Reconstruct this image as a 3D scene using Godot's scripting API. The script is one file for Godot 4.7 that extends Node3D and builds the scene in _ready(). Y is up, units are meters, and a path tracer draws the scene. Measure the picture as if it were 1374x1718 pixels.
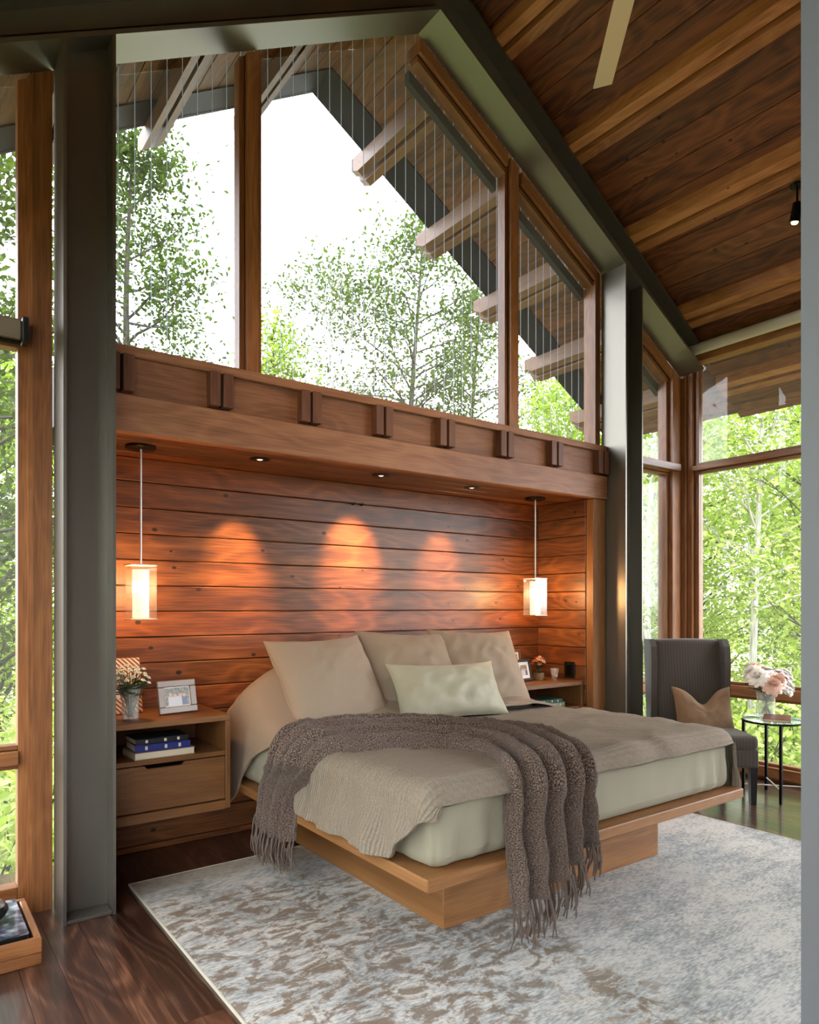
extends Node3D
# A timber and steel bedroom under a gable roof, looking across the room at the bed alcove. Units are metres, y up.
# x runs along the bed wall, -z runs into it; the ridge stands over x = MID.

const MID := 2.6
const SOFFIT := 0.05          # how far the soffit outside lies above the ceiling inside
const EYE := Vector3(0.0, 1.35, 0.0)
const WIN_Z := -3.5          # plane of the gable windows
const BACK_Z := -3.98        # face of the boarded wall behind the bed
var rng := RandomNumberGenerator.new()
var M := {}
var taken := {}


func ytop(x: float) -> float: return 5.22 - 0.61 * absf(x - MID)      # top of the gable beam, underside of the purlins
func ybot(x: float) -> float: return 4.9 - 0.565 * absf(x - MID)      # underside of the gable beam
func yceil(x: float) -> float: return ytop(x) + 0.09                  # underside of the ceiling boards


func _ready() -> void:
	rng.seed = 7
	camera_and_light()
	materials()
	setting()
	steelwork()
	purlins()
	windows()
	bird_cords()
	bed()
	bedding()
	nightstands()
	lamps()
	seating()
	small_things()
	outdoors()


# ---------------------------------------------------------------- camera, sky, exposure
func camera_and_light() -> void:
	var cam := Camera3D.new()
	cam.name = "camera"
	cam.projection = Camera3D.PROJECTION_FRUSTUM
	cam.near = 0.05
	cam.far = 200.0
	cam.size = 2.0 * 0.05 * 859.0 / 1172.0
	cam.frustum_offset = Vector2(0, 0.05 * 159.0 / 1172.0)
	cam.position = EYE
	cam.rotation_degrees = Vector3(0, -36.2, 0)
	cam.current = true
	add_child(cam)
	var sky := ProceduralSkyMaterial.new()
	sky.sky_top_color = Color(0.93, 0.96, 1.0)
	sky.sky_horizon_color = Color(0.97, 0.98, 1.0)
	sky.sky_curve = 0.3
	sky.ground_bottom_color = Color(0.25, 0.28, 0.2)
	sky.ground_horizon_color = Color(0.6, 0.63, 0.58)
	var env := Environment.new()
	env.background_mode = Environment.BG_SKY
	env.sky = Sky.new()
	env.sky.sky_material = sky
	env.background_energy_multiplier = SKY_ENERGY
	env.tonemap_mode = Environment.TONE_MAPPER_LINEAR
	env.tonemap_exposure = EXPOSURE
	env.sdfgi_enabled = true
	env.ssao_enabled = true
	env.ssil_enabled = true
	var we := WorldEnvironment.new()
	we.name = "surroundings"
	we.environment = env
	add_child(we)

const SKY_ENERGY := 11.5
const EXPOSURE := 1.0


# ---------------------------------------------------------------- nodes
func numbered(called: String) -> String:
	var n: int = taken.get(called, 0)
	taken[called] = n + 1
	return called if n == 0 else "%s_%03d" % [called, n]


func tag(o: Node3D, label: String, category: String, group := "") -> Node3D:
	o.set_meta("label", label)
	o.set_meta("category", category)
	if group != "":
		o.set_meta("group", group)
	return o


func thing(called: String, label: String, category: String, at: Vector3, group := "", turn := 0.0) -> Node3D:
	var o := Node3D.new()
	o.name = numbered(called)
	o.position = at
	o.rotation.y = turn
	add_child(o)
	return tag(o, label, category, group)


func frame_of(called: String) -> Node3D:      # a piece of the setting, its parts to follow
	var o := Node3D.new()
	o.name = called
	o.set_meta("kind", "structure")
	add_child(o)
	return o


func offset_of(n: Node) -> Vector3:
	var p := Vector3.ZERO
	while n != self and n is Node3D:
		p += n.position
		n = n.get_parent()
	return p


# commits b as one named mesh; a part built in world coordinates is moved into its parent's
func part(b: MB, called: String, m: Material, parent: Node3D, own_axes := false) -> MeshInstance3D:
	var o := MeshInstance3D.new()
	o.name = called
	if not own_axes:
		b.shift(-offset_of(parent))
	o.mesh = b.mesh()
	o.material_override = m
	o.cast_shadow = GeometryInstance3D.SHADOW_CASTING_SETTING_ON
	parent.add_child(o, true)
	return o


func single(b: MB, called: String, m: Material, label: String, category: String, group := "") -> MeshInstance3D:
	var o := part(b, numbered(called), m, self)
	tag(o, label, category, group)
	return o


func struct(b: MB, called: String, m: Material) -> MeshInstance3D:
	var o := part(b, called, m, self)
	o.set_meta("kind", "structure")
	return o


func stuff(o: Node3D) -> Node3D:
	o.set_meta("kind", "stuff")
	return o


# ---------------------------------------------------------------- mesh building
class MB:
	var v := PackedVector3Array()
	var n := PackedVector3Array()
	var t := PackedVector2Array()
	var idx := PackedInt32Array()
	var off := Vector2.ZERO     # where in the texture this piece is cut from

	func shift(d: Vector3) -> void:
		for i in v.size():
			v[i] += d

	# a flat convex polygon; u runs along grain
	func poly(pts: Array, grain: Vector3, inside: Vector3) -> void:
		var nn := Vector3.ZERO
		var mid := Vector3.ZERO
		for i in pts.size():
			var a: Vector3 = pts[i]
			var b: Vector3 = pts[(i + 1) % pts.size()]
			nn += a.cross(b)
			mid += a
		mid /= pts.size()
		nn = Vector3.ZERO
		for i in pts.size():
			nn += (pts[i] - mid).cross(pts[(i + 1) % pts.size()] - mid)
		if nn.length_squared() < 1e-16:
			return
		nn = nn.normalized()
		var turned := nn.dot(mid - inside) < 0.0
		if turned:
			nn = -nn
		var g := grain
		if absf(nn.dot(g)) > 0.9:
			g = Vector3(grain.y, grain.z, grain.x)
			g = g - nn * g.dot(nn)
			g = g.normalized() * 0.25
		var w := nn.cross(g.normalized())
		var first := v.size()
		for p in pts:
			v.append(p)
			n.append(nn)
			t.append(Vector2(p.dot(g), p.dot(w)) + off)
		for i in range(1, pts.size() - 1):
			if turned:
				idx.append_array(PackedInt32Array([first, first + i, first + i + 1]))
			else:
				idx.append_array(PackedInt32Array([first, first + i + 1, first + i]))

	# a box with chamfered edges, from lo to hi; grain 0, 1 or 2 names the axis of the wood
	func box(lo: Vector3, hi: Vector3, grain := 0, ch := 0.003, xf := Transform3D.IDENTITY) -> void:
		var c := (lo + hi) / 2.0
		var h := (hi - lo).abs() / 2.0
		ch = minf(ch, minf(h.x, minf(h.y, h.z)) * 0.45)
		var gv := Vector3.ZERO
		gv[grain] = 1.0
		gv = xf.basis * gv
		var mid := xf * c
		for ax in 3:
			var b := (ax + 1) % 3
			var d := (ax + 2) % 3
			for s in [-1.0, 1.0]:
				var pts := []
				for q in [[-1.0, -1.0], [1.0, -1.0], [1.0, 1.0], [-1.0, 1.0]]:
					var p := Vector3.ZERO
					p[ax] = s * h[ax]
					p[b] = q[0] * (h[b] - ch)
					p[d] = q[1] * (h[d] - ch)
					pts.append(xf * (c + p))
				poly(pts, gv, mid)
				if ch <= 0.0:
					continue
				for s2 in [-1.0, 1.0]:      # the edge between faces ax and b
					var e := []
					for q in [[0, -1.0], [0, 1.0], [1, 1.0], [1, -1.0]]:
						var p := Vector3.ZERO
						p[ax] = s * (h[ax] - (ch if q[0] == 1 else 0.0))
						p[b] = s2 * (h[b] - (0.0 if q[0] == 1 else ch))
						p[d] = q[1] * (h[d] - ch)
						e.append(xf * (c + p))
					poly(e, gv, mid)
		if ch > 0.0:
			for sx in [-1.0, 1.0]:
				for sy in [-1.0, 1.0]:
					for sz in [-1.0, 1.0]:
						var k := Vector3(sx, sy, sz)
						poly([xf * (c + k * (h - Vector3(0, ch, ch))), xf * (c + k * (h - Vector3(ch, 0, ch))), xf * (c + k * (h - Vector3(ch, ch, 0)))], gv, mid)

	# a convex outline pushed along d
	func extrude(pts: Array, d: Vector3, grain: Vector3) -> void:
		var mid := Vector3.ZERO
		for p in pts:
			mid += p
		mid = mid / pts.size() + d / 2.0
		var far := []
		for p in pts:
			far.append(p + d)
		poly(pts, grain, mid)
		poly(far, grain, mid)
		for i in pts.size():
			var j := (i + 1) % pts.size()
			poly([pts[i], pts[j], far[j], far[i]], grain, mid)

	# nu x nv cells of a curved sheet, smooth; f(u, v) gives the place
	func grid(nu: int, nv: int, f: Callable, uv_scale := Vector2.ONE, flip := false) -> void:
		var first := v.size()
		var pts := PackedVector3Array()
		for i in nu + 1:
			for j in nv + 1:
				pts.append(f.call(float(i) / nu, float(j) / nv))
				t.append(Vector2(float(i) / nu * uv_scale.x, float(j) / nv * uv_scale.y) + off)
		var nor := PackedVector3Array()
		nor.resize(pts.size())
		for i in nu:
			for j in nv:
				var a := i * (nv + 1) + j
				var b := a + nv + 1
				for q in [[a, b, b + 1], [a, b + 1, a + 1]]:
					var k := (pts[q[1]] - pts[q[0]]).cross(pts[q[2]] - pts[q[0]])
					if flip:
						k = -k
					for z in q:
						nor[z] += k
					if flip:
						idx.append_array(PackedInt32Array([first + q[0], first + q[1], first + q[2]]))
					else:
						idx.append_array(PackedInt32Array([first + q[0], first + q[2], first + q[1]]))
		v.append_array(pts)
		for k in nor:
			n.append(k.normalized() if k.length_squared() > 1e-18 else Vector3.UP)

	# a sheet with thickness: outer and inner faces and a rim; f(u, v, k) with k = 0 inner, 1 outer
	func shell(nu: int, nv: int, f: Callable, uv_scale := Vector2.ONE, flip := false) -> void:
		grid(nu, nv, func(a, b): return f.call(a, b, 1.0), uv_scale, flip)
		grid(nu, nv, func(a, b): return f.call(a, b, 0.0), uv_scale, not flip)
		grid(nu, 1, func(a, b): return f.call(a, 0.0, b), Vector2(uv_scale.x, 0.02), flip)
		grid(nu, 1, func(a, b): return f.call(a, 1.0, 1.0 - b), Vector2(uv_scale.x, 0.02), flip)
		grid(1, nv, func(a, b): return f.call(0.0, b, a), Vector2(0.02, uv_scale.y), flip)
		grid(1, nv, func(a, b): return f.call(1.0, b, 1.0 - a), Vector2(0.02, uv_scale.y), flip)

	# a round tube through pts; radii one per point
	func tube(pts: Array, radii: Array, sides := 8, capped := true) -> void:
		var first := v.size()
		var side := Vector3.ZERO
		var run := 0.0
		for i in pts.size():
			var d: Vector3 = (pts[mini(i + 1, pts.size() - 1)] - pts[maxi(i - 1, 0)]).normalized()
			if i > 0:
				run += (pts[i] - pts[i - 1]).length()
			if side == Vector3.ZERO:
				side = d.cross(Vector3.UP if absf(d.y) < 0.9 else Vector3.RIGHT)
			side = (side - d * side.dot(d)).normalized()
			var up := d.cross(side)
			for k in sides + 1:
				var a := TAU * k / sides
				var o := side * cos(a) + up * sin(a)
				v.append(pts[i] + o * float(radii[i]))
				n.append(o)
				t.append(Vector2(run, float(k) / sides) + off)
		for i in pts.size() - 1:
			for k in sides:
				var a := first + i * (sides + 1) + k
				var b := a + sides + 1
				idx.append_array(PackedInt32Array([a, b, b + 1, a, b + 1, a + 1]))
		if capped:
			for e in [0, pts.size() - 1]:
				var ring := []
				for k in sides:
					ring.append(v[first + e * (sides + 1) + k])
				poly(ring, Vector3.RIGHT, pts[1] if e == 0 else pts[pts.size() - 2])

	# a profile of (radius, height) points turned about the y axis through at; corners sharper than 40 degrees stay sharp
	func lathe(profile: Array, at: Vector3, segs := 32, xf := Basis.IDENTITY) -> void:
		for i in profile.size() - 1:
			var p: Vector2 = profile[i]
			var q: Vector2 = profile[i + 1]
			var d := (q - p).normalized()
			var here := Vector2(d.y, -d.x)
			var na := here
			var nb := here
			if i > 0:
				var before: Vector2 = profile[i - 1]
				var e := (p - before).normalized()
				if e.dot(d) > 0.75:
					na = (here + Vector2(e.y, -e.x)).normalized()
			if i < profile.size() - 2:
				var after: Vector2 = profile[i + 2]
				var e := (after - q).normalized()
				if e.dot(d) > 0.75:
					nb = (here + Vector2(e.y, -e.x)).normalized()
			var first := v.size()
			for k in segs + 1:
				var a := TAU * k / segs
				var r := Vector3(cos(a), 0, sin(a))
				for z in [[p, na], [q, nb]]:
					v.append(at + xf * (r * z[0].x + Vector3.UP * z[0].y))
					n.append(xf * (r * z[1].x + Vector3.UP * z[1].y))
					t.append(Vector2(float(k) / segs, z[0].y) + off)
			for k in segs:
				var a := first + k * 2
				idx.append_array(PackedInt32Array([a, a + 2, a + 1, a + 1, a + 2, a + 3]))

	# a box with rounded edges, r round, and a wrinkle function that moves each point along its normal
	func soft(c: Vector3, size: Vector3, r: float, xf := Transform3D.IDENTITY, cells := 14, bulge: Variant = null) -> void:
		var h := size / 2.0
		for ax in 3:
			var b := (ax + 1) % 3
			var d := (ax + 2) % 3
			var cb := steps(h[b], r, cells)
			var cd := steps(h[d], r, cells)
			for s in [-1.0, 1.0]:
				var f := func(u: float, w: float) -> Vector3:
					var p := Vector3.ZERO
					p[ax] = s * h[ax]
					p[b] = cb[roundi(u * (cb.size() - 1))]
					p[d] = cd[roundi(w * (cd.size() - 1))]
					var inner := h - Vector3.ONE * r
					var q := p.clamp(-inner, inner)
					var nn := (p - q).normalized()
					p = q + nn * r
					if bulge != null:
						p += nn * float(bulge.call(p, nn))
					return xf * (c + p)
				grid(cb.size() - 1, cd.size() - 1, f, Vector2(size[b], size[d]), s < 0)

	func steps(h: float, r: float, cells: int) -> Array:
		var out := []
		for i in 4:
			out.append(-h + r * (1.0 - cos(i * PI / 8.0)) if i > 0 else -h)
		for i in cells + 1:
			out.append(lerpf(-h + r, h - r, float(i) / cells))
		for i in range(3, -1, -1):
			out.append(h - r * (1.0 - cos(i * PI / 8.0)) if i > 0 else h)
		return out

	func mesh() -> ArrayMesh:
		var a := []
		a.resize(Mesh.ARRAY_MAX)
		a[Mesh.ARRAY_VERTEX] = v
		a[Mesh.ARRAY_NORMAL] = n
		a[Mesh.ARRAY_TEX_UV] = t
		a[Mesh.ARRAY_INDEX] = idx
		var m := ArrayMesh.new()
		m.add_surface_from_arrays(Mesh.PRIMITIVE_TRIANGLES, a)
		return m


func cut() -> Vector2:      # a random place on the wood textures
	return Vector2(rng.randf() * 4.0, rng.randf_range(0.0, 0.7))


func noise(freq: float, octaves := 3, s := 1) -> FastNoiseLite:
	var f := FastNoiseLite.new()
	f.noise_type = FastNoiseLite.TYPE_SIMPLEX_SMOOTH
	f.frequency = freq
	f.fractal_octaves = octaves
	f.seed = s
	return f


# ---------------------------------------------------------------- materials
# 4 m of board along u, 1 m across v; tones from dark to light, rings is how strongly the figure shows
func wood_image(s: int, dark: Color, mid: Color, light: Color, rings: float, knots: int, fine := 1.0, w := 1024, h := 512) -> Image:
	var im := Image.create(w, h, false, Image.FORMAT_RGB8)
	var a := noise(1.0, 3, s)
	var b := noise(1.0, 2, s + 5)
	var c := noise(1.0, 2, s + 9)
	var r := RandomNumberGenerator.new()
	r.seed = s
	var spots := []
	for k in knots:
		spots.append(Vector3(r.randf() * 4.0, r.randf(), r.randf_range(0.006, 0.014)))
	for x in w:
		var ang := TAU * x / w
		var cx := cos(ang) * 0.64      # 4 m round
		var cy := sin(ang) * 0.64
		var u := 4.0 * x / w
		for y in h:
			var v := float(y) / h
			var low := b.get_noise_3d(cx * 1.1, cy * 1.1, v * 3.5)
			var bend := 0.0
			var dark_knot := 0.0
			for k in spots:
				var du: float = absf(u - k.x)
				du = minf(du, 4.0 - du)
				var dv: float = v - k.y
				if du < 0.16 and absf(dv) < 0.08:
					var q: float = du * du / (16.0 * k.z * k.z) + dv * dv / (k.z * k.z * 4.0)
					bend += signf(dv) * 0.35 * exp(-q * 0.5)
					dark_knot = maxf(dark_knot, 1.0 - smoothstep(0.3, 1.0, du * du / (k.z * k.z * 2.2) + dv * dv / (k.z * k.z)))
			var ring := 0.5 + 0.5 * sin(TAU * (v * 9.0 + 2.6 * low + bend))
			ring = pow(ring, 1.6)
			var streak := a.get_noise_3d(cx * 4.0, cy * 4.0, v * 120.0)
			var patch := c.get_noise_3d(cx * 0.8, cy * 0.8, v * 9.0)
			var k2 := clampf(0.5 + rings * (ring - 0.45) + 0.42 * fine * streak + 0.35 * patch, 0.0, 1.0)
			var col := dark.lerp(mid, k2 * 2.0) if k2 < 0.5 else mid.lerp(light, k2 * 2.0 - 1.0)
			if dark_knot > 0.0:
				col = col.lerp(dark * 0.5, dark_knot * 0.85)
			im.set_pixel(x, y, col)
	return im


func plain(c: Color, rough: float, metal := 0.0, spec := 0.5) -> StandardMaterial3D:
	var m := StandardMaterial3D.new()
	m.albedo_color = c
	m.roughness = rough
	m.metallic = metal
	m.metallic_specular = spec
	return m


func woods(key: String, im: Image, tints: Array, rough: float, coat := 0.0, spec := 0.5) -> void:
	var tex := ImageTexture.create_from_image(im)
	for i in tints.size():
		var m := plain(tints[i], rough, 0.0, spec)
		m.albedo_texture = tex
		m.uv1_scale = Vector3(0.25, 1, 1)
		if coat > 0.0:
			m.clearcoat_enabled = true
			m.clearcoat = coat
			m.clearcoat_roughness = 0.28
		M[key + str(i)] = m


func pick(key: String, count: int) -> Material:
	return M[key + str(rng.randi() % count)]


func textile(c: Color, size: float, rough := 0.9, depth := 0.12, sheen := 0.3) -> StandardMaterial3D:      # woven cloth: a fine over-and-under relief
	var im := Image.create(128, 128, false, Image.FORMAT_RGB8)
	var f := noise(0.06, 3, 21)
	for x in 128:
		for y in 128:
			var a := sin(TAU * x / 16.0)
			var b := sin(TAU * y / 16.0)
			var h := 0.5 + 0.25 * (a * absf(a) if (x / 16 + y / 16) % 2 == 0 else b * absf(b)) + 0.25 * f.get_noise_2d(x, y)
			im.set_pixel(x, y, Color(h, h, h))
	var m := plain(c, rough, 0.0, 0.25)
	m.heightmap_enabled = true
	m.heightmap_texture = ImageTexture.create_from_image(im)
	m.heightmap_scale = depth
	m.uv1_scale = Vector3(1.0 / size, 1.0 / size, 1)
	m.rim_enabled = sheen > 0.0
	m.rim = sheen
	m.rim_tint = 0.6
	return m


func materials() -> void:
	woods("wall", wood_image(11, Color(0.26, 0.135, 0.055), Color(0.46, 0.265, 0.12), Color(0.6, 0.375, 0.19), 0.26, 34), [Color(1, 1, 1), Color(0.88, 0.86, 0.84), Color(1, 0.93, 0.86), Color(0.95, 0.97, 1.0)], 0.45, 0.25)
	woods("fascia", wood_image(23, Color(0.44, 0.28, 0.185), Color(0.58, 0.39, 0.27), Color(0.66, 0.47, 0.335), 0.2, 3), [Color(1, 1, 1), Color(0.9, 0.88, 0.88), Color(0.72, 0.66, 0.66)], 0.5)
	woods("ceiling", wood_image(31, Color(0.22, 0.12, 0.06), Color(0.42, 0.25, 0.135), Color(0.52, 0.33, 0.19), 0.3, 30), [Color(1, 1, 1), Color(0.9, 0.88, 0.85), Color(1, 0.95, 0.9)], 0.6)
	woods("fir", wood_image(43, Color(0.5, 0.32, 0.17), Color(0.65, 0.43, 0.245), Color(0.76, 0.53, 0.32), 0.22, 0), [Color(0.88, 0.85, 0.83), Color(0.78, 0.74, 0.71)], 0.45, 0.2)
	woods("purlin", wood_image(47, Color(0.56, 0.36, 0.2), Color(0.72, 0.49, 0.29), Color(0.8, 0.58, 0.37), 0.22, 4), [Color(0.92, 0.9, 0.88), Color(0.84, 0.81, 0.78), Color(0.6, 0.6, 0.62)], 0.5)
	woods("oak", wood_image(57, Color(0.5, 0.34, 0.185), Color(0.6, 0.42, 0.24), Color(0.67, 0.49, 0.3), 0.16, 0), [Color(0.92, 0.89, 0.86), Color(0.76, 0.72, 0.68)], 0.5)  # second tint is darker, putting the nightstands' shade into the wood
	woods("floor", wood_image(71, Color(0.17, 0.105, 0.085), Color(0.28, 0.185, 0.145), Color(0.46, 0.33, 0.25), 0.34, 0), [Color(1, 1, 1), Color(0.82, 0.8, 0.8), Color(1, 0.95, 0.92)], 0.3, 0.5)
	for i in 3:
		M["floor%d" % i].clearcoat_roughness = 0.12
	M.steel = plain(Color(0.49, 0.475, 0.44), 0.37, 0.78)
	M.painted_steel = plain(Color(0.33, 0.335, 0.35), 0.5)
	M.dark_trim = plain(Color(0.08, 0.085, 0.15), 0.55, 0.0, 0.3)
	M.black = plain(Color(0.03, 0.03, 0.032), 0.45)
	M.black_metal = plain(Color(0.06, 0.055, 0.05), 0.4, 0.6)
	M.bronze = plain(Color(0.2, 0.15, 0.11), 0.38, 0.8)
	M.chrome = plain(Color(0.82, 0.8, 0.77), 0.35, 0.55)
	M.silver = plain(Color(0.72, 0.7, 0.7), 0.32, 0.9)
	M.pewter = plain(Color(0.5, 0.46, 0.43), 0.35, 0.6)
	M.plaster = plain(Color(0.72, 0.68, 0.6), 0.9)
	M.gasket = plain(Color(0.1, 0.09, 0.08), 0.7)
	var g := plain(Color(1, 1, 1, 0.04), 0.02)
	g.transparency = BaseMaterial3D.TRANSPARENCY_ALPHA
	g.metallic_specular = 0.3
	M.pane = g
	var vg := plain(Color(0.96, 0.99, 0.98, 0.1), 0.03)
	vg.transparency = BaseMaterial3D.TRANSPARENCY_ALPHA
	M.glass = vg
	M.lamp_glass = plain(Color(1, 1, 1, 0.01), 0.02)
	M.lamp_glass.transparency = BaseMaterial3D.TRANSPARENCY_ALPHA
	M.table_glass = plain(Color(0.75, 0.95, 0.9, 0.25), 0.03)
	M.table_glass.transparency = BaseMaterial3D.TRANSPARENCY_ALPHA
	M.water = plain(Color(0.9, 0.95, 0.9, 0.15), 0.02)
	M.water.transparency = BaseMaterial3D.TRANSPARENCY_ALPHA
	M.cord = plain(Color(0.68, 0.71, 0.78), 0.5)
	M.cord.backlight_enabled = true
	M.cord.backlight = Color(0.9, 0.95, 1.0)
	M.shade_cloth = plain(Color(0.75, 0.72, 0.66), 0.8)
	M.fan = plain(Color(0.82, 0.74, 0.62), 0.45)
	M.sheet = textile(Color(0.59, 0.565, 0.49), 0.02, 0.7, 0.02, 0.4)
	M.linen = textile(Color(0.58, 0.51, 0.435), 0.025, 0.85, 0.05, 0.4)
	M.linen2 = textile(Color(0.6, 0.53, 0.455), 0.025, 0.85, 0.05, 0.4)
	M.pale_satin = textile(Color(0.66, 0.64, 0.55), 0.03, 0.45, 0.05, 0.5)
	M.chair_cloth = pinstripe()
	M.chair_pillow = textile(Color(0.52, 0.42, 0.33), 0.02, 0.8, 0.05, 0.6)
	M.coverlet = ribbed(Color(0.595, 0.54, 0.475))
	M.throw_wool = wool()
	M.fringe = plain(Color(0.4, 0.345, 0.315), 0.95, 0.0, 0.2)
	M.rug = rug_material()
	M.rug_edge = plain(Color(0.72, 0.69, 0.62), 0.95)
	M.page = plain(Color(0.8, 0.76, 0.66), 0.85)
	M.petal = plain(Color(0.96, 0.94, 0.91), 0.6)
	M.petal.backlight_enabled = true
	M.petal.backlight = Color(0.4, 0.36, 0.34)
	M.petal_white = plain(Color(0.9, 0.93, 0.88), 0.6)
	M.blush = plain(Color(0.9, 0.76, 0.68), 0.6)
	M.blush.backlight_enabled = true
	M.blush.backlight = Color(0.4, 0.3, 0.26)
	M.rust_petal = plain(Color(0.75, 0.42, 0.28), 0.6)
	M.stem = plain(Color(0.2, 0.3, 0.13), 0.6)
	M.bark = bark(Color(0.17, 0.155, 0.135), Color(0.33, 0.305, 0.27))
	M.birch = bark(Color(0.62, 0.59, 0.57), Color(0.88, 0.86, 0.84))
	var lf := plain(Color(1, 1, 1), 0.55)
	lf.vertex_color_use_as_albedo = true
	lf.backlight_enabled = true
	lf.backlight = Color(0.85, 1.0, 0.5)
	M.leaf = lf
	M.ground = plain(Color(0.45, 0.43, 0.28), 0.95)


func bark(a: Color, b: Color) -> StandardMaterial3D:
	var im := Image.create(128, 128, false, Image.FORMAT_RGB8)
	var f := noise(0.05, 4, 77)
	for x in 128:
		for y in 128:
			im.set_pixel(x, y, a.lerp(b, clampf(0.5 + 1.1 * f.get_noise_2d(x * 0.35, y * 2.0), 0, 1)))
	var m := plain(Color.WHITE, 0.9)
	m.albedo_texture = ImageTexture.create_from_image(im)
	m.uv1_scale = Vector3(1.0, 1.0, 1)
	return m


func pinstripe() -> StandardMaterial3D:
	var im := Image.create(128, 16, false, Image.FORMAT_RGB8)
	for x in 128:
		var k := 0.5 + 0.5 * sin(TAU * x / 16.0)
		var c := Color(0.27, 0.24, 0.215).lerp(Color(0.31, 0.278, 0.25), k * k)
		for y in 16:
			im.set_pixel(x, y, c)
	var m := plain(Color.WHITE, 0.75, 0.0, 0.3)
	m.albedo_texture = ImageTexture.create_from_image(im)
	m.uv1_scale = Vector3(9, 9, 1)
	m.rim_enabled = true
	m.rim = 0.4
	m.rim_tint = 0.5
	return m


func ribbed(c: Color) -> StandardMaterial3D:      # fine corded ribs running across the bed
	var im := Image.create(64, 128, false, Image.FORMAT_RGB8)
	var tone := Image.create(64, 128, false, Image.FORMAT_RGB8)
	var f := noise(0.09, 3, 5)
	for x in 64:
		for y in 128:
			var s := 0.5 + 0.5 * sin(TAU * y / 16.0)
			var h := sqrt(s) * 0.8 + 0.2 * f.get_noise_2d(x, y * 2.0)
			im.set_pixel(x, y, Color(h, h, h))
			var k := 0.9 + 0.1 * f.get_noise_2d(x * 3.0, y * 0.6)
			tone.set_pixel(x, y, Color(k, k, k))
	var m := plain(c, 0.9, 0.0, 0.2)
	m.albedo_texture = ImageTexture.create_from_image(tone)
	m.heightmap_enabled = true
	m.heightmap_texture = ImageTexture.create_from_image(im)
	m.heightmap_scale = 0.6
	m.uv1_scale = Vector3(8, 8, 1)
	m.rim_enabled = true
	m.rim = 0.35
	m.rim_tint = 0.6
	return m


func wool() -> StandardMaterial3D:
	var im := Image.create(256, 256, false, Image.FORMAT_RGB8)
	var tone := Image.create(256, 256, false, Image.FORMAT_RGB8)
	var f := noise(0.08, 3, 9)
	f.noise_type = FastNoiseLite.TYPE_CELLULAR
	var g := noise(0.2, 3, 19)
	for x in 256:
		for y in 256:
			var h := clampf(0.5 - 0.55 * f.get_noise_2d(x, y) + 0.3 * g.get_noise_2d(x, y), 0, 1)
			im.set_pixel(x, y, Color(h, h, h))
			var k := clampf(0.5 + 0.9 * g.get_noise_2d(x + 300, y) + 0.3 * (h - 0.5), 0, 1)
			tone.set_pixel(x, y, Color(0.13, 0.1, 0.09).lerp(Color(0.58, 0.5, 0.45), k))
	var m := plain(Color.WHITE, 1.0, 0.0, 0.1)
	m.albedo_texture = ImageTexture.create_from_image(tone)
	m.heightmap_enabled = true
	m.heightmap_texture = ImageTexture.create_from_image(im)
	m.heightmap_scale = 1.0
	m.uv1_scale = Vector3(4, 4, 1)
	m.rim_enabled = true
	m.rim = 0.3
	m.rim_tint = 0.6
	return m


func rug_material() -> StandardMaterial3D:      # 3.26 by 4.2 m, worn pattern in greys with brown and gold flecks towards the left
	var w := 1024
	var h := 1024
	var im := Image.create(w, h, false, Image.FORMAT_RGB8)
	var big := noise(0.004, 4, 3)
	var mid := noise(0.02, 4, 13)
	var fleck := noise(0.042, 6, 33)
	fleck.fractal_gain = 0.74
	var thread := noise(0.3, 2, 43)
	var curl := noise(0.012, 2, 53)
	for x in w:
		for y in h:
			var px := float(x) / w
			var py := float(y) / h
			var cx := curl.get_noise_2d(x, y) * 12.0
			var cy := curl.get_noise_2d(x + 900, y) * 12.0
			var a := big.get_noise_2d(x + cx, y * 1.3 + cy)
			var b := mid.get_noise_2d(x * 0.5 + cx, y * 1.8 + cy)
			var th := thread.get_noise_2d(x * 0.22, y * 1.6)
			var k := clampf(0.64 + 0.45 * a + 0.5 * b + 0.75 * th + 0.5 * fleck.get_noise_2d(x * 0.5 + 700, y * 2.6), 0, 1)
			var c := Color(0.5, 0.515, 0.52).lerp(Color(0.77, 0.755, 0.725), k)
			var zone := 1.0 - smoothstep(0.12, 0.6, px + 0.25 * a)
			var spot := exp(-(pow((px - 0.16) / 0.2, 2.0) + pow((py - 0.33) / 0.16, 2.0)))
			var where := clampf(0.35 * zone + 0.75 * spot + 0.5 * big.get_noise_2d(x + 3000, y * 1.2), 0, 1)
			where = smoothstep(0.12, 0.62, where)
			var m := fleck.get_noise_2d(x * 0.6 + cx, y * 1.3 + cy)
			var brown := smoothstep(0.0, 0.3, m + 0.12 * th + 0.3 * (where - 0.7)) * where
			var gold := smoothstep(-0.1, 0.3, m) * smoothstep(0.0, 0.35, big.get_noise_2d(x * 2.0 + 400, y * 2.2)) * (0.2 + 0.8 * zone)
			gold = maxf(gold, (1.0 - smoothstep(0.02, 0.06, py + 0.03 * m)) * 0.9)
			c = c.lerp(Color(0.62, 0.52, 0.39), 0.5 * gold)
			c = c.lerp(Color(0.38, 0.31, 0.245), 0.68 * brown)
			im.set_pixel(x, y, c)
	var m2 := plain(Color.WHITE, 0.95, 0.0, 0.2)
	m2.albedo_texture = ImageTexture.create_from_image(im)
	m2.rim_enabled = true
	m2.rim = 0.2
	return m2


# ---------------------------------------------------------------- the room
func board(parent: Node3D, called: String, lo: Vector3, hi: Vector3, grain: int, m: Material, ch := 0.003) -> MeshInstance3D:
	var b := MB.new()
	b.off = cut()
	b.box(lo, hi, grain, ch)
	return part(b, called, m, parent)


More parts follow.
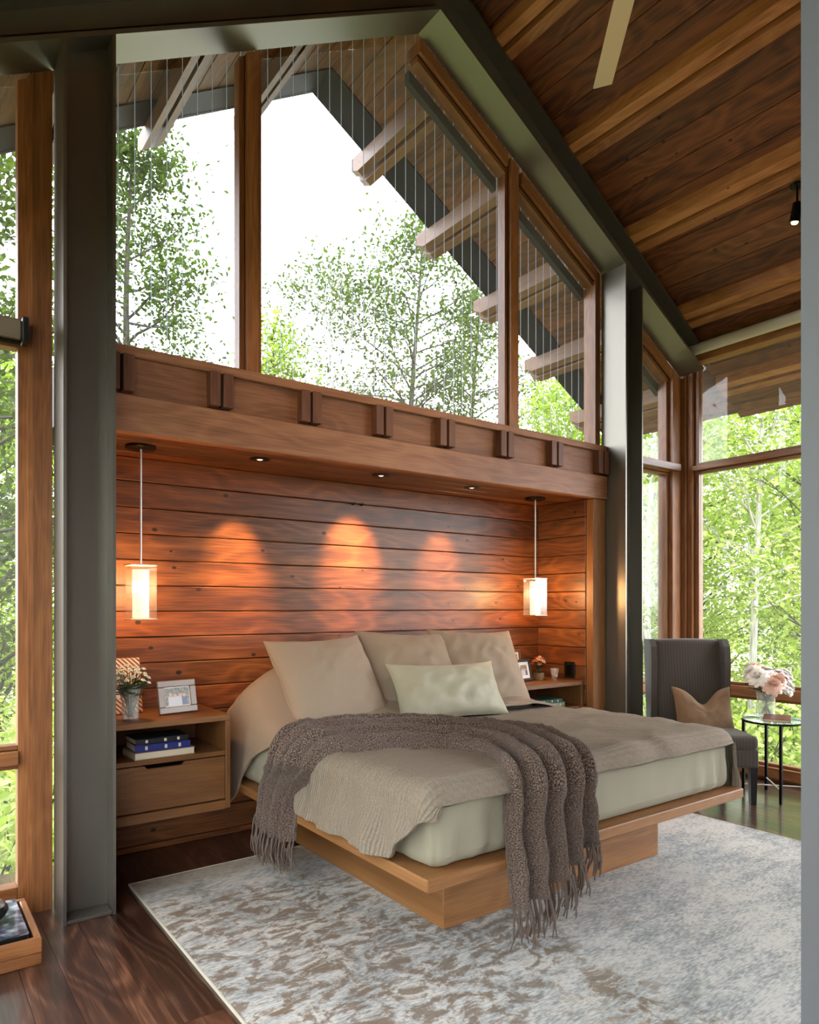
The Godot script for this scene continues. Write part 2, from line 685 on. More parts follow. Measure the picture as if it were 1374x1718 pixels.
func slope_board(parent: Node3D, called: String, x0: float, x1: float, f: Callable, dy0: float, dy1: float, z0: float, z1: float, m: Material) -> MeshInstance3D:
	var b := MB.new()
	b.off = cut()
	var g := Vector3(x1 - x0, f.call(x1) - f.call(x0), 0).normalized()
	b.extrude([Vector3(x0, f.call(x0) + dy0, z0), Vector3(x1, f.call(x1) + dy0, z0), Vector3(x1, f.call(x1) + dy1, z0), Vector3(x0, f.call(x0) + dy1, z0)], Vector3(0, 0, z1 - z0), g)
	return part(b, called, m, parent)


func setting() -> void:
	# floor: long dark boards running towards the bed wall
	var fl := frame_of("floor")
	board(fl, "subfloor", Vector3(-0.45, -0.3, -4.1), Vector3(5.7, -0.018, 2.75), 2, M.black, 0.0)
	var x := -0.42
	while x < 5.6:
		var z := -4.05
		while z < 2.7:
			var to := minf(z + rng.randf_range(1.6, 3.4), 2.7)
			if 2.7 - to < 0.5:
				to = 2.7
			board(fl, "plank", Vector3(x, -0.018, z), Vector3(x + 0.1288, 0.0, to - 0.0012), 2, pick("floor", 3), 0.0)
			z = to
		x += 0.13
	# ceiling: boards parallel to the ridge, carried on through the glass as the soffit of the overhang
	var ce := frame_of("ceiling")
	for side in [1.0, -1.0]:
		var w := 0.146
		var n := 25
		for k in n:
			var b := MB.new()
			b.off = cut()
			var a0: float = MID + side * (k * w + 0.002)
			var a1: float = MID + side * ((k + 1) * w - 0.004)
			b.extrude([Vector3(a0, yceil(a0), -3.38), Vector3(a1, yceil(a1), -3.38), Vector3(a1, yceil(a1) + 0.024, -3.38), Vector3(a0, yceil(a0) + 0.024, -3.38)], Vector3(0, 0, 5.98), Vector3(0, 0, 1))
			part(b, "plank", pick("ceiling", 3), ce)
			b = MB.new()      # the soffit of the overhang lies a little higher
			b.off = cut()
			b.extrude([Vector3(a0, yceil(a0) + SOFFIT, -4.8), Vector3(a1, yceil(a1) + SOFFIT, -4.8), Vector3(a1, yceil(a1) + SOFFIT + 0.024, -4.8), Vector3(a0, yceil(a0) + SOFFIT + 0.024, -4.8)], Vector3(0, 0, 1.42), Vector3(0, 0, 1))
			part(b, "plank", pick("ceiling", 3), ce)
		slope_board(ce, "roof_deck", MID, MID + side * w * n, yceil, SOFFIT + 0.026, 0.3, -4.8, 2.6, M.dark_trim)
	# the overhang's edge: a dark board under the soffit and a dark fascia
	var tr := frame_of("trim_1")
	for side in [1.0, -1.0]:
		var far: float = MID + side * 0.146 * 25.0
		slope_board(tr, "soffit_edge", MID, far, yceil, SOFFIT - 0.012, SOFFIT - 0.001, -4.8, -4.53, M.dark_trim)
		slope_board(tr, "fascia_board", MID, far, yceil, SOFFIT - 0.014, 0.32, -4.83, -4.8, M.dark_trim)
		slope_board(tr, "blocking", MID, MID + side * 3.0, ytop, 0.005, 0.17, -3.4, -3.3, M.fascia1)
	# bed alcove: boarded back, boarded side, soffit, roof
	var wb := frame_of("wall_alcove_back")
	boarding(wb, 0.79, 4.24, true)
	board(wb, "backing", Vector3(0.7, -0.01, -4.12), Vector3(4.4, 2.3, -4.006), 0, M.black, 0.0)
	var wr := frame_of("wall_alcove_right")
	boarding(wr, -3.978, -3.49, false)
	board(wr, "backing", Vector3(4.236, 0, -4.0), Vector3(4.35, 2.17, -3.47), 1, M.black, 0.0)
	board(wr, "end_trim", Vector3(4.215, 0, -3.488), Vector3(4.358, 2.165, -3.42), 1, M.oak0)  # light board, made paler for the window light falling on it
	var wl := frame_of("wall_alcove_left")
	board(wl, "panel", Vector3(0.66, 0, -4.0), Vector3(0.785, 2.17, -3.47), 1, M.wall1)
	var cs := frame_of("ceiling_alcove")
	for k in 4:
		if k == 3:
			board(cs, "plank", Vector3(0.7, 2.171, -3.578), Vector3(4.36, 2.21, -3.461), 0, M.wall1)
			continue
		board(cs, "plank", Vector3(0.7, 2.171, -4.0 + k * 0.14), Vector3(4.36, 2.21, -3.864 + k * 0.14), 0, pick("wall", 4))
	board(cs, "roof", Vector3(0.6, 2.212, -4.14), Vector3(4.5, 2.5, -3.5), 0, M.dark_trim, 0.0)
	# header above the alcove: beam, panel, cap and paired joist ends
	var hd := frame_of("trim_2")
	board(hd, "beam", Vector3(0.775, 2.166, -3.46), Vector3(4.357, 2.34, -3.4), 0, M.fascia0, 0.004)
	board(hd, "panel", Vector3(0.775, 2.338, -3.5), Vector3(4.357, 2.53, -3.432), 0, M.fascia1)
	board(hd, "cap", Vector3(0.775, 2.525, -3.53), Vector3(4.357, 2.572, -3.405), 0, M.fascia0)
	for cx in [0.83, 1.31, 1.815, 2.295, 2.77, 3.285, 3.775, 4.29]:
		for s in [-1.0, 1.0]:
			board(hd, "joist_end", Vector3(cx + s * 0.034 - 0.026, 2.352, -3.44), Vector3(cx + s * 0.034 + 0.026, 2.524, -3.376), 1, M.fascia2, 0.003)
		board(hd, "spacer", Vector3(cx - 0.01, 2.36, -3.44), Vector3(cx + 0.01, 2.52, -3.40), 1, M.black, 0.0)
	# the rest of the shell, mostly behind the camera
	var re := frame_of("unseen_wall_rear")
	board(re, "panelling", Vector3(-0.4, -0.02, 2.6), Vector3(5.6, 2.6, 2.75), 0, M.wall1, 0.0)  # unseen; solid and dark so the steel fronts stay dark
	var gb := MB.new()
	gb.extrude([Vector3(-0.4, 2.6, 2.6), Vector3(5.6, 2.6, 2.6), Vector3(5.6, yceil(5.6), 2.6), Vector3(MID, yceil(MID), 2.6), Vector3(-0.4, yceil(-0.4), 2.6)], Vector3(0, 0, 0.15), Vector3(1, 0, 0))
	part(gb, "gable", M.wall1, re)
	board(fl, "skirt_slab", Vector3(-0.6, -1.5, -4.2), Vector3(5.8, -0.3, 2.9), 0, M.dark_trim, 0.0)


# lap-jointed boards 143 mm high with a recessed joint; along x on the back wall, along z on the side wall
func boarding(parent: Node3D, from: float, to: float, back: bool) -> void:
	var y := -0.104
	while y < 2.16:
		var lo := maxf(y, 0.002)
		var hi := minf(y + 0.139, 2.17)
		var cuts := [from]
		if back and rng.randf() < 0.3:
			cuts.append(rng.randf_range(from + 0.6, to - 0.6))
		cuts.append(to)
		for i in cuts.size() - 1:
			var proud := rng.randf_range(0.0, 0.0018)
			if back:
				board(parent, "plank", Vector3(cuts[i] + 0.0006, lo, BACK_Z - 0.026), Vector3(cuts[i + 1] - 0.0006, hi, BACK_Z + proud), 0, pick("wall", 4), 0.004)
			else:
				board(parent, "plank", Vector3(4.21 - proud, lo, cuts[i]), Vector3(4.235, hi, cuts[i + 1]), 2, pick("wall", 4), 0.004)
		y += 0.143


# ---------------------------------------------------------------- steel frame
func steel_column(x0: float, z0: float, top: Callable, label: String, m: Material) -> void:
	var o := thing("steel_column", label, "column", Vector3(x0 + 0.105, 0, z0 - 0.11))
	for x in [x0, x0 + 0.198]:
		var b := MB.new()
		var p := []
		for q in [[x, 0.0], [x + 0.013, 0.0], [x + 0.013, top.call(x + 0.013)], [x, top.call(x)]]:
			p.append(Vector3(q[0], q[1], z0))
		b.extrude(p, Vector3(0, 0, -0.22), Vector3(0, 1, 0))
		part(b, "flange", m, o)
	var w := MB.new()
	w.extrude([Vector3(x0 + 0.013, 0, z0 - 0.104), Vector3(x0 + 0.198, 0, z0 - 0.104), Vector3(x0 + 0.198, top.call(x0 + 0.198), z0 - 0.104), Vector3(x0 + 0.013, top.call(x0 + 0.013), z0 - 0.104)], Vector3(0, 0, -0.012), Vector3(0, 1, 0))
	part(w, "web", m, o)
	board(o, "base_plate", Vector3(x0 + 0.014, 0, z0 - 0.1), Vector3(x0 + 0.197, 0.016, z0 - 0.002), 0, m, 0.003)


func steelwork() -> void:
	var under := func(x: float) -> float: return ybot(x)
	steel_column(0.562, -3.24, under, "dark steel column left of the bed, between the tall window and the floating nightstand", M.steel)
	steel_column(4.362, -3.24, under, "dark steel column right of the bed, in front of the grey armchair", M.steel)
	steel_column(0.942, -0.21, func(x: float) -> float: return ytop(x) - 0.005, "grey steel column close by at the right edge, cut off by the frame", M.painted_steel)
	for side in [-1.0, 1.0]:
		var far: float = -0.35 if side < 0.0 else 5.4
		var o := thing("steel_beam", "dark steel roof beam sloping from the ridge down to the left column" if side < 0.0 else "dark steel roof beam sloping from the ridge down to the right-hand corner windows", "beam", Vector3(MID, ybot(MID), -3.35))
		var b := MB.new()
		b.extrude(chord(far, ybot, 0.0, 0.022), Vector3(0, 0, -0.22), Vector3(1, 0, 0))
		part(b, "flange", M.steel, o)
		b = MB.new()
		b.extrude(chord(far, ytop, -0.022, 0.0), Vector3(0, 0, -0.22), Vector3(1, 0, 0))
		part(b, "flange", M.steel, o)
		b = MB.new()
		b.extrude([Vector3(MID, ybot(MID) + 0.022, -3.344), Vector3(far, ybot(far) + 0.022, -3.344), Vector3(far, ytop(far) - 0.022, -3.344), Vector3(MID, ytop(MID) - 0.022, -3.344)], Vector3(0, 0, -0.012), Vector3(1, 0, 0))
		part(b, "web", M.steel, o)
		b = MB.new()      # welded lip along the lower chord
		b.extrude([Vector3(MID, ybot(MID) + 0.07, -3.3), Vector3(far, ybot(far) + 0.07, -3.3), Vector3(far, ybot(far) + 0.085, -3.3), Vector3(MID, ybot(MID) + 0.085, -3.3)], Vector3(0, 0, -0.044), Vector3(1, 0, 0))
		part(b, "stiffener", M.steel, o)


func chord(far: float, f: Callable, d0: float, d1: float) -> Array:
	return [Vector3(MID, f.call(MID) + d0, -3.24), Vector3(far, f.call(far) + d0, -3.24), Vector3(far, f.call(far) + d1, -3.24), Vector3(MID, f.call(MID) + d1, -3.24)]


func purlins() -> void:
	var names := ["first", "second", "third", "fourth"]
	for side in [1.0, -1.0]:
		for k in (5 if side > 0.0 else 4):
			var x: float = MID + side * (0.52 + 0.68 * k)
			var which: String
			if side > 0.0:
				which = "paired timber ceiling beam on the right slope, %s" % ["nearest the ridge, above the fan blade", "second below the ridge", "third below the ridge, carrying the spotlight", "lowest, just above the roller shade", "outside the glass under the eave"][k]
			else:
				which = "paired timber beam on the left slope, %s, its end showing outside" % ["nearest the ridge", "second from the ridge", "third from the ridge, by the column", "fourth from the ridge", "outermost"][k]
			var z0 := 2.58
			if k == 4:
				z0 = -0.5
			var o := thing("roof_beam", which, "beam", Vector3(x, ytop(x), -1.2))
			for s in [-1.0, 1.0]:
				var a: float = x + s * 0.04 - 0.026
				var c: float = a + 0.052
				# inside, then outside: the weathered outer end is deeper and cut back at a slant
				for run in [[z0, -3.35, 0.088], [-3.35, -5.0, 0.138]]:
					var za: float = run[0]
					var zb: float = run[1]
					var outside := zb < -4.0
					var b := MB.new()
					b.off = cut()
					var pts := [Vector3(a, ytop(a) + 0.001, za), Vector3(a, ytop(a) + 0.001, zb + (0.1 if outside else 0.0)), Vector3(a, ytop(a) + (0.05 if outside else 0.001), zb - 0.0001), Vector3(a, ytop(a) + run[2], zb), Vector3(a, ytop(a) + run[2], za)]
					b.extrude(pts, Vector3(c - a, ytop(c) - ytop(a), 0), Vector3(0, 0, 1))
					var m: Material = M.purlin0 if s < 0 else M.purlin1
					part(b, "outer_end" if outside else "board", M.purlin2 if outside else m, o)


# ---------------------------------------------------------------- windows
func pane(parent: Node3D, pts: Array, d: Vector3) -> void:
	var b := MB.new()
	b.extrude(pts, d, Vector3(1, 0, 0))
	part(b, "pane", M.pane, parent)


func upright(w: Node3D, called: String, x0: float, x1: float, y0: float, dip: float, z0: float, z1: float, m: Material) -> void:      # a post up to the beam's slope
	var b := MB.new()
	b.off = cut()
	b.extrude([Vector3(x0, y0, z0), Vector3(x1, y0, z0), Vector3(x1, ybot(x1) - dip, z0), Vector3(x0, ybot(x0) - dip, z0)], Vector3(0, 0, z1 - z0), Vector3(0, 1, 0))
	part(b, called, m, w)


func mullion(w: Node3D, x0: float, x1: float, y0: float) -> void:
	upright(w, "mullion", x0 + 0.03, x1 - 0.03, y0, 0.0, -3.47, -3.6, M.fir0)
	for q in [[x0, x0 + 0.028], [x1 - 0.028, x1]]:
		upright(w, "sash_stile", q[0], q[1], y0, 0.0, -3.5, -3.57, M.fir1)
	for q in [[x0 + 0.028, x0 + 0.031], [x1 - 0.031, x1 - 0.028]]:
		upright(w, "gasket", q[0], q[1], y0, 0.0, -3.495, -3.56, M.gasket)


func sloped_head(w: Node3D, x0: float, x1: float) -> void:
	slope_board(w, "head", x0, x1, ybot, -0.085, -0.001, -3.465, -3.6, M.fir0)
	slope_board(w, "gasket", x0, x1, ybot, -0.092, -0.085, -3.49, -3.58, M.gasket)
	slope_board(w, "sash_rail", x0, x1, ybot, -0.125, -0.092, -3.495, -3.57, M.fir1)
	slope_board(w, "outer_trim", x0, x1, ybot, -0.2, -0.125, -3.585, -3.63, M.gasket)


func lite(w: Node3D, x0: float, x1: float, y0: float, y1: float) -> void:      # y1 < 0: up to the slope
	if y1 > 0.0:
		pane(w, [Vector3(x0, y0, WIN_Z - 0.03), Vector3(x1, y0, WIN_Z - 0.03), Vector3(x1, y1, WIN_Z - 0.03), Vector3(x0, y1, WIN_Z - 0.03)], Vector3(0, 0, -0.006))
		return
	var pts := [Vector3(x0, y0, WIN_Z - 0.03), Vector3(x1, y0, WIN_Z - 0.03), Vector3(x1, ybot(x1) - 0.01, WIN_Z - 0.03)]
	if x0 < MID and x1 > MID:
		pts.append(Vector3(MID, ybot(MID) - 0.01, WIN_Z - 0.03))
	pts.append(Vector3(x0, ybot(x0) - 0.01, WIN_Z - 0.03))
	pane(w, pts, Vector3(0, 0, -0.006))


func rail(w: Node3D, x0: float, x1: float, y0: float, y1: float) -> void:
	board(w, "rail", Vector3(x0, y0 + 0.022, -3.6), Vector3(x1, y1 - 0.022, -3.47), 0, M.fir0)
	board(w, "sash_rail", Vector3(x0, y0, -3.57), Vector3(x1, y0 + 0.02, -3.5), 0, M.fir1)
	board(w, "sash_rail", Vector3(x0, y1 - 0.02, -3.57), Vector3(x1, y1, -3.5), 0, M.fir1)


func windows() -> void:
	# left of the left column, floor to beam
	var w := frame_of("window_1")
	upright(w, "jamb", 0.478, 0.556, 0.0, 0.0, -3.462, -3.6, M.fir1)
	upright(w, "sash_stile", 0.425, 0.462, 0.0, 0.0, -3.5, -3.58, M.fir0)
	upright(w, "jamb_lip", 0.462, 0.478, 0.0, 0.0, -3.475, -3.58, M.fir0)
	upright(w, "jamb", -0.32, -0.24, 0.0, 0.0, -3.462, -3.6, M.fir1)
	rail(w, -0.24, 0.425, 2.49, 2.6)
	rail(w, -0.24, 0.425, 0.635, 0.74)
	board(w, "rail", Vector3(-0.24, 0.0, -3.6), Vector3(0.425, 0.05, -3.47), 0, M.fir0)
	board(w, "sash_rail", Vector3(-0.24, 0.05, -3.58), Vector3(0.425, 0.115, -3.5), 0, M.fir1)
	lite(w, -0.24, 0.43, 0.1, 0.64)
	lite(w, -0.24, 0.43, 0.735, 2.5)
	lite(w, -0.24, 0.43, 2.59, -1.0)
	# between the columns, above the alcove
	w = frame_of("window_2")
	mullion(w, 1.45, 1.575, 2.5)
	mullion(w, 3.375, 3.51, 2.5)
	sloped_head(w, MID + 0.02, 3.375)
	sloped_head(w, 3.51, 4.3)
	upright(w, "sash_stile", 4.3, 4.355, 2.5, 0.0, -3.47, -3.58, M.fir1)
	upright(w, "sash_stile", 0.775, 0.815, 2.5, 0.0, -3.47, -3.58, M.fir1)
	board(w, "sill", Vector3(0.775, 2.5, -3.66), Vector3(4.357, 2.56, -3.535), 0, M.fir1)
	lite(w, 0.815, 1.453, 2.56, -1.0)
	lite(w, 1.572, 3.378, 2.56, -1.0)
	lite(w, 3.507, 4.302, 2.56, -1.0)
	# between the right column and the corner
	w = frame_of("window_3")
	upright(w, "jamb", 5.3, 5.42, 0.0, 0.0, -3.462, -3.6, M.fir0)
	upright(w, "sash_stile", 5.262, 5.3, 0.0, 0.0, -3.5, -3.58, M.fir1)
	upright(w, "jamb", 4.575, 4.62, 0.0, 0.0, -3.462, -3.6, M.fir1)
	sloped_head(w, 4.575, 5.3)
	rail(w, 4.62, 5.262, 2.47, 2.58)
	board(w, "stool", Vector3(4.62, 2.5, -3.5), Vector3(5.36, 2.56, -3.42), 0, M.fir1)
	rail(w, 4.62, 5.262, 0.63, 0.74)
	rail(w, 4.62, 5.262, 0.0, 0.12)
	lite(w, 4.62, 5.265, 0.12, 0.632)
	lite(w, 4.62, 5.265, 0.738, 2.472)
	lite(w, 4.62, 5.265, 2.578, -1.0)
	# corner post
	var c := frame_of("trim_3")
	board(c, "post", Vector3(5.422, 0, -3.6), Vector3(5.56, 3.53, -3.42), 1, M.fir1)
	# the window walls right and left
	side_window("window_4", 5.5, 1.0)
	side_window("unseen_window_5", -0.3, -1.0)  # out of view; lets sky light in from the left


func side_window(called: String, x: float, out: float) -> void:
	var w := frame_of(called)
	var a := minf(x - out * 0.05, x + out * 0.07)
	var c := maxf(x - out * 0.05, x + out * 0.07)
	var sa := minf(x - out * 0.015, x + out * 0.05)
	var sc := maxf(x - out * 0.015, x + out * 0.05)
	var top := ytop(x) + 0.06
	board(w, "head", Vector3(a, top - 0.09, -3.42), Vector3(c, top + 0.03, 2.6), 2, M.fir0)
	var zs := [-3.42, -1.62, 0.0, 1.4, 2.6]
	for i in 4:
		var z0: float = zs[i]
		var z1: float = zs[i + 1]
		board(w, "stile", Vector3(a, 0, z0), Vector3(c, top - 0.09, z0 + 0.045), 1, M.fir0)
		board(w, "sash_stile", Vector3(sa, 0, z0 + 0.048), Vector3(sc, top - 0.09, z0 + 0.085), 1, M.fir1)
		board(w, "stile", Vector3(a, 0, z1 - 0.045), Vector3(c, top - 0.09, z1), 1, M.fir0)
		for y in [[0.0, 0.13], [0.61, 0.74], [2.48, 2.57]]:
			board(w, "rail", Vector3(a, y[0] + 0.024, z0 + 0.045), Vector3(c, y[1] - 0.024, z1 - 0.045), 2, M.fir0)
			board(w, "sash_rail", Vector3(sa, y[0], z0 + 0.085), Vector3(sc, y[0] + 0.022, z1 - 0.045), 2, M.fir1)
			board(w, "sash_rail", Vector3(sa, y[1] - 0.022, z0 + 0.085), Vector3(sc, y[1], z1 - 0.045), 2, M.fir1)
		for y in [[0.13, 0.61], [0.74, 2.48], [2.57, top - 0.09]]:
			pane(w, [Vector3(x + 0.01, y[0], z0 + 0.085), Vector3(x + 0.01, y[1], z0 + 0.085), Vector3(x + 0.01, y[1], z1 - 0.045), Vector3(x + 0.01, y[0], z1 - 0.045)], Vector3(0.006, 0, 0))


func bird_cords() -> void:      # thin weighted cords hung outside the glass, 80 mm apart
	var runs := [[0.84, 1.5, "left"], [1.5, 3.44, "middle"], [3.44, 4.36, "right"]]
	for r in runs:
		var x0: float = r[0]
		var x1: float = r[1]
		var o := thing("cord_curtain", "row of thin pale cords hanging outside the %s upper window pane" % r[2], "cord curtain", Vector3((x0 + x1) / 2.0, 2.5, -3.65))
		var x: float = ceilf(x0 / 0.08) * 0.08
		while x < x1:
			var b := MB.new()
			b.tube([Vector3(x, 2.5, -3.65), Vector3(x, yceil(x) + SOFFIT, -3.65)], [0.0019, 0.0019], 6)
			part(b, "cord", M.cord, o)
			x += 0.08


# ---------------------------------------------------------------- bed
const BX0 := 1.56      # mattress
const BX1 := 3.58
const BF := -2.0       # foot of the mattress
const BY := 0.665      # top of the mattress


# a place on the mattress top; beyond its edges the sheet turns down over a rounded edge. h lifts it off.
func drape(a: float, b: float, h: float, flare := 0.0) -> Vector3:
	var r := 0.05
	var p := Vector3(a, BY, b)
	var nn := Vector3.UP
	var over := Vector2.ZERO
	var sx := 1.0
	if a < BX0 + r:
		over.x = BX0 + r - a
		p.x = BX0 + r
		sx = -1.0
	elif a > BX1 - r:
		over.x = a - (BX1 - r)
		p.x = BX1 - r
	if b > BF - r:
		over.y = b - (BF - r)
		p.z = BF - r
	var d := over.length()
	if d > 1e-6:
		var dir := over / d
		var out := r * sin(minf(d / r, PI / 2.0))
		var down := r - r * cos(minf(d / r, PI / 2.0))
		var steep := sin(minf(d / r, PI / 2.0))
		if d > r * PI / 2.0:
			out += flare * (d - r * PI / 2.0)
			down += d - r * PI / 2.0
		p += Vector3(sx * dir.x * out, -down, dir.y * out)
		nn = Vector3(sx * dir.x * steep, sqrt(maxf(0.0, 1.0 - steep * steep)) + 0.001, dir.y * steep)
	return p + nn.normalized() * h


func bed() -> void:
	var o := thing("bed", "low oak platform bed with a wide overhanging edge and pale green fitted sheet", "bed", Vector3(2.57, 0.012, -2.97))
	board(o, "base", Vector3(1.82, 0.012, -3.9), Vector3(3.31, 0.335, -2.25), 0, M.oak0, 0.003)
	board(o, "platform", Vector3(1.506, 0.335, -3.97), Vector3(3.633, 0.383, -1.95), 0, M.oak0, 0.004)
	var f := noise(2.2, 3, 14)
	var g := noise(1.0, 2, 15)
	var b := MB.new()
	b.soft(Vector3(2.57, 0.383 + (BY - 0.383) / 2.0, -2.975), Vector3(2.02, BY - 0.383, 1.95), 0.05, Transform3D.IDENTITY, 60, func(p: Vector3, nn: Vector3) -> float:
		var side := 1.0 - absf(nn.y)
		# upright folds gathered towards the corners of the foot end
		var along := p.x if absf(nn.z) > absf(nn.x) else p.z
		var near := exp(-pow((1.0 - absf(p.x)) / 0.28, 2.0)) if absf(nn.z) > 0.5 else 0.5
		var fold := sin(along * 46.0 + 3.0 * f.get_noise_2d(along * 0.6, p.y)) * 0.018 * near * clampf((0.15 - p.y) / 0.25, 0.0, 1.0)
		side *= 1.0 - clampf(4.0 * absf(nn.x * nn.z), 0.0, 1.0)
		return side * (fold + 0.012 * f.get_noise_2d(along * 0.9, p.y * 0.7) + 0.004) + 0.004 * g.get_noise_2d(p.x, p.z))
	var m := part(b, "mattress", M.sheet, o)
	m.set_meta("label", "mattress in a pale sage fitted sheet")


func bedding() -> void:
	var f := noise(1.6, 4, 61)
	var g := noise(5.0, 3, 62)
	# coverlet over the lower two thirds of the bed, turned down over the left side and the right foot corner
	var b := MB.new()
	var cover := func(u: float, v: float, k: float) -> Vector3:
		var z0 := -3.3
		var z := lerpf(z0, -1.9, v)
		var al := BX0 - 0.245 * smoothstep(-3.04, -2.9, z)
		var ar := BX1 + 0.3 * smoothstep(-3.1, -2.7, z)
		var a := lerpf(al, ar, u)
		var end := -1.925
		var left := maxf(0.0, BX0 + 0.02 - a)
		var right := maxf(0.0, a - BX1)
		end -= 0.95 * left
		end += 0.03 * smoothstep(0.0, 0.15, right)
		end += 0.012 * f.get_noise_1d(a * 2.0)
		var bz := minf(z, end)
		# folds
		var wr := 0.012 * f.get_noise_2d(a * 1.3, bz * 2.2) + 0.004 * g.get_noise_2d(a, bz)
		var foot := smoothstep(-2.3, -2.0, bz)
		wr += 0.006 * foot * sin(a * 17.0 + 2.0 * f.get_noise_2d(a, 3.0))
		wr += 0.022 * smoothstep(-2.93, -2.87, bz + 0.06 * (a - 2.6) + 0.02 * f.get_noise_1d(a * 3.0))      # the turned-back upper layer
		var hang := smoothstep(0.03, 0.25, left)
		wr += hang * (0.012 * sin(bz * 21.0 + 2.0 * g.get_noise_2d(bz, a)) + 0.02)
		var corner := exp(-pow((left - 0.2) / 0.18, 2.0)) * smoothstep(-2.55, -2.2, bz) if left > 0.0 else 0.0
		wr += 0.014 * corner * sin((bz + 0.5 * a) * 30.0)
		var rh := smoothstep(0.02, 0.2, right)
		wr += rh * (0.026 * sin(bz * 27.0 + 4.0 * right) + 0.026)
		var lift := 0.006 + wr + k * 0.016
		var p := drape(a, bz, lift, 0.1)
		if left > 0.0:
			p.x -= 0.01 * hang
		# the foot edge rolls under
		if bz > -2.0 and left < 0.02:
			p.y = lerpf(maxf(p.y, 0.63), p.y, smoothstep(0.0, 0.06, right))
		return p
	b.shell(130, 130, cover, Vector2(2.6, 1.4))
	single(b, "coverlet", M.coverlet, "ribbed taupe coverlet spread over the foot of the bed, hanging at the left side", "coverlet")
	# blanket drawn over the sleeping pillows at the head
	b = MB.new()
	var blanket := func(u: float, v: float, k: float) -> Vector3:
		var z := lerpf(-3.945, -3.1, v)
		var a := lerpf(BX0 - 0.4, BX1 + 0.1, u)
		var left := maxf(0.0, BX0 + 0.03 - a)
		var end := -3.16 - 2.0 * minf(left, 0.17) - 0.9 * maxf(0.0, left - 0.17)
		var bz := -3.945 + (z + 3.945) * (end + 3.945) / 0.845
		var wr := 0.012 * f.get_noise_2d(a * 1.5 + 9.0, bz * 2.0) + smoothstep(0.05, 0.3, left) * 0.012 * sin(bz * 26.0)
		var p := drape(a, bz, 0.008 + wr + k * 0.014, 0.2)
		var bump := 0.27 * exp(-pow((bz + 3.68) / 0.24, 2.0)) + 0.05
		bump *= smoothstep(BX0 - 0.3, BX0 + 0.25, a) * (1.0 - smoothstep(BX1 - 0.3, BX1 + 0.05, a))
		bump *= 1.0 - 0.3 * exp(-pow((a - 2.57) / 0.1, 2.0))
		p.y += bump
		p.z = maxf(p.z, -3.955)
		return p
	b.shell(90, 50, blanket, Vector2(2.6, 0.9))
	single(b, "blanket", M.linen, "plain taupe blanket pulled over the pillows at the head of the bed", "blanket")
	# square shams and a lumbar cushion
	cushion("sham_pillow", Vector3(1.985, 0.915, -3.47), Vector2(0.66, 0.6), 0.25, Vector3(-33, 6, 2), M.linen2, "square taupe pillow nearest the left nightstand, leaning on the headwall", 4, 0.0)
	cushion("sham_pillow", Vector3(2.6, 0.93, -3.53), Vector2(0.66, 0.6), 0.24, Vector3(-31, -3, -3), M.linen, "square taupe pillow in the middle, half hidden by the pale oblong cushion", 5, 0.0)
	cushion("sham_pillow", Vector3(3.15, 0.93, -3.5), Vector2(0.66, 0.6), 0.24, Vector3(-31, -8, -2), M.linen2, "square taupe pillow nearest the right nightstand", 6, 0.0)
	cushion("lumbar_pillow", Vector3(2.68, 0.85, -3.26), Vector2(0.78, 0.36), 0.17, Vector3(-30, -4, -1), M.pale_satin, "pale satin oblong cushion in front of the taupe pillows", 7, 0.0)
	throw_blanket()


func cushion(called: String, at: Vector3, size: Vector2, thick: float, turn: Vector3, m: Material, label: String, s: int, chop: float, group := "") -> void:
	var xf := Transform3D(Basis.from_euler(turn * PI / 180.0), at)
	var f := noise(3.0, 3, s)
	var b := MB.new()
	for face in [1.0, -1.0]:
		var fn := func(u: float, v: float) -> Vector3:
			var x := u * 2.0 - 1.0
			var y := v * 2.0 - 1.0
			x = sin(x * PI / 2.0)
			y = sin(y * PI / 2.0)
			var px := size.x / 2.0 * x * (1.0 - 0.075 * (1.0 - y * y))
			var py := size.y / 2.0 * y * (1.0 - 0.075 * (1.0 - x * x))
			var d := pow(maxf(0.0, (1.0 - x * x) * (1.0 - y * y)), 0.42)
			var z: float = face * (thick / 2.0 * d + 0.002)
			var soft := d * (0.02 * f.get_noise_2d(px * 2.0, py * 2.0 + face * 4.0) + 0.008 * f.get_noise_2d(px * 5.0 + 7.0, py * 5.0))
			z += face * soft
			if chop > 0.0:      # the dent knocked into the top
				var dent := exp(-pow(x / 0.42, 2.0)) * smoothstep(-0.5, 1.0, y)
				py -= chop * dent
				z *= 1.0 - 0.35 * dent
			py -= 0.012 * smoothstep(0.3, 1.0, y) * (1.0 - x * x)
			return xf * Vector3(px, py, z)
		b.grid(36, 36, fn, size, face < 0.0)
	var o := thing(called, label, "pillow", xf.origin - Vector3(0, size.y / 2.0, 0), group)
	part(b, "cover", m, o)
	var seam := MB.new()
	var pts := []
	var rad := []
	for i in 81:
		var q := float(i) / 80.0 * 4.0
		var e := int(q) % 4
		var w := sin((q - floorf(q) - 0.5) * PI)
		var x: float = [w, 1.0, -w, -1.0][e]
		var y: float = [-1.0, w, 1.0, -w][e]
		var px := size.x / 2.0 * x * (1.0 - 0.075 * (1.0 - y * y))
		var py := size.y / 2.0 * y * (1.0 - 0.075 * (1.0 - x * x)) - 0.012 * smoothstep(0.3, 1.0, y) * (1.0 - x * x)
		if chop > 0.0:
			py -= chop * exp(-pow(x / 0.42, 2.0)) * smoothstep(-0.5, 1.0, y)
		pts.append(xf * Vector3(px, py, 0))
		rad.append(0.0035)
	seam.tube(pts, rad, 6, false)
	part(seam, "piping", m, o)


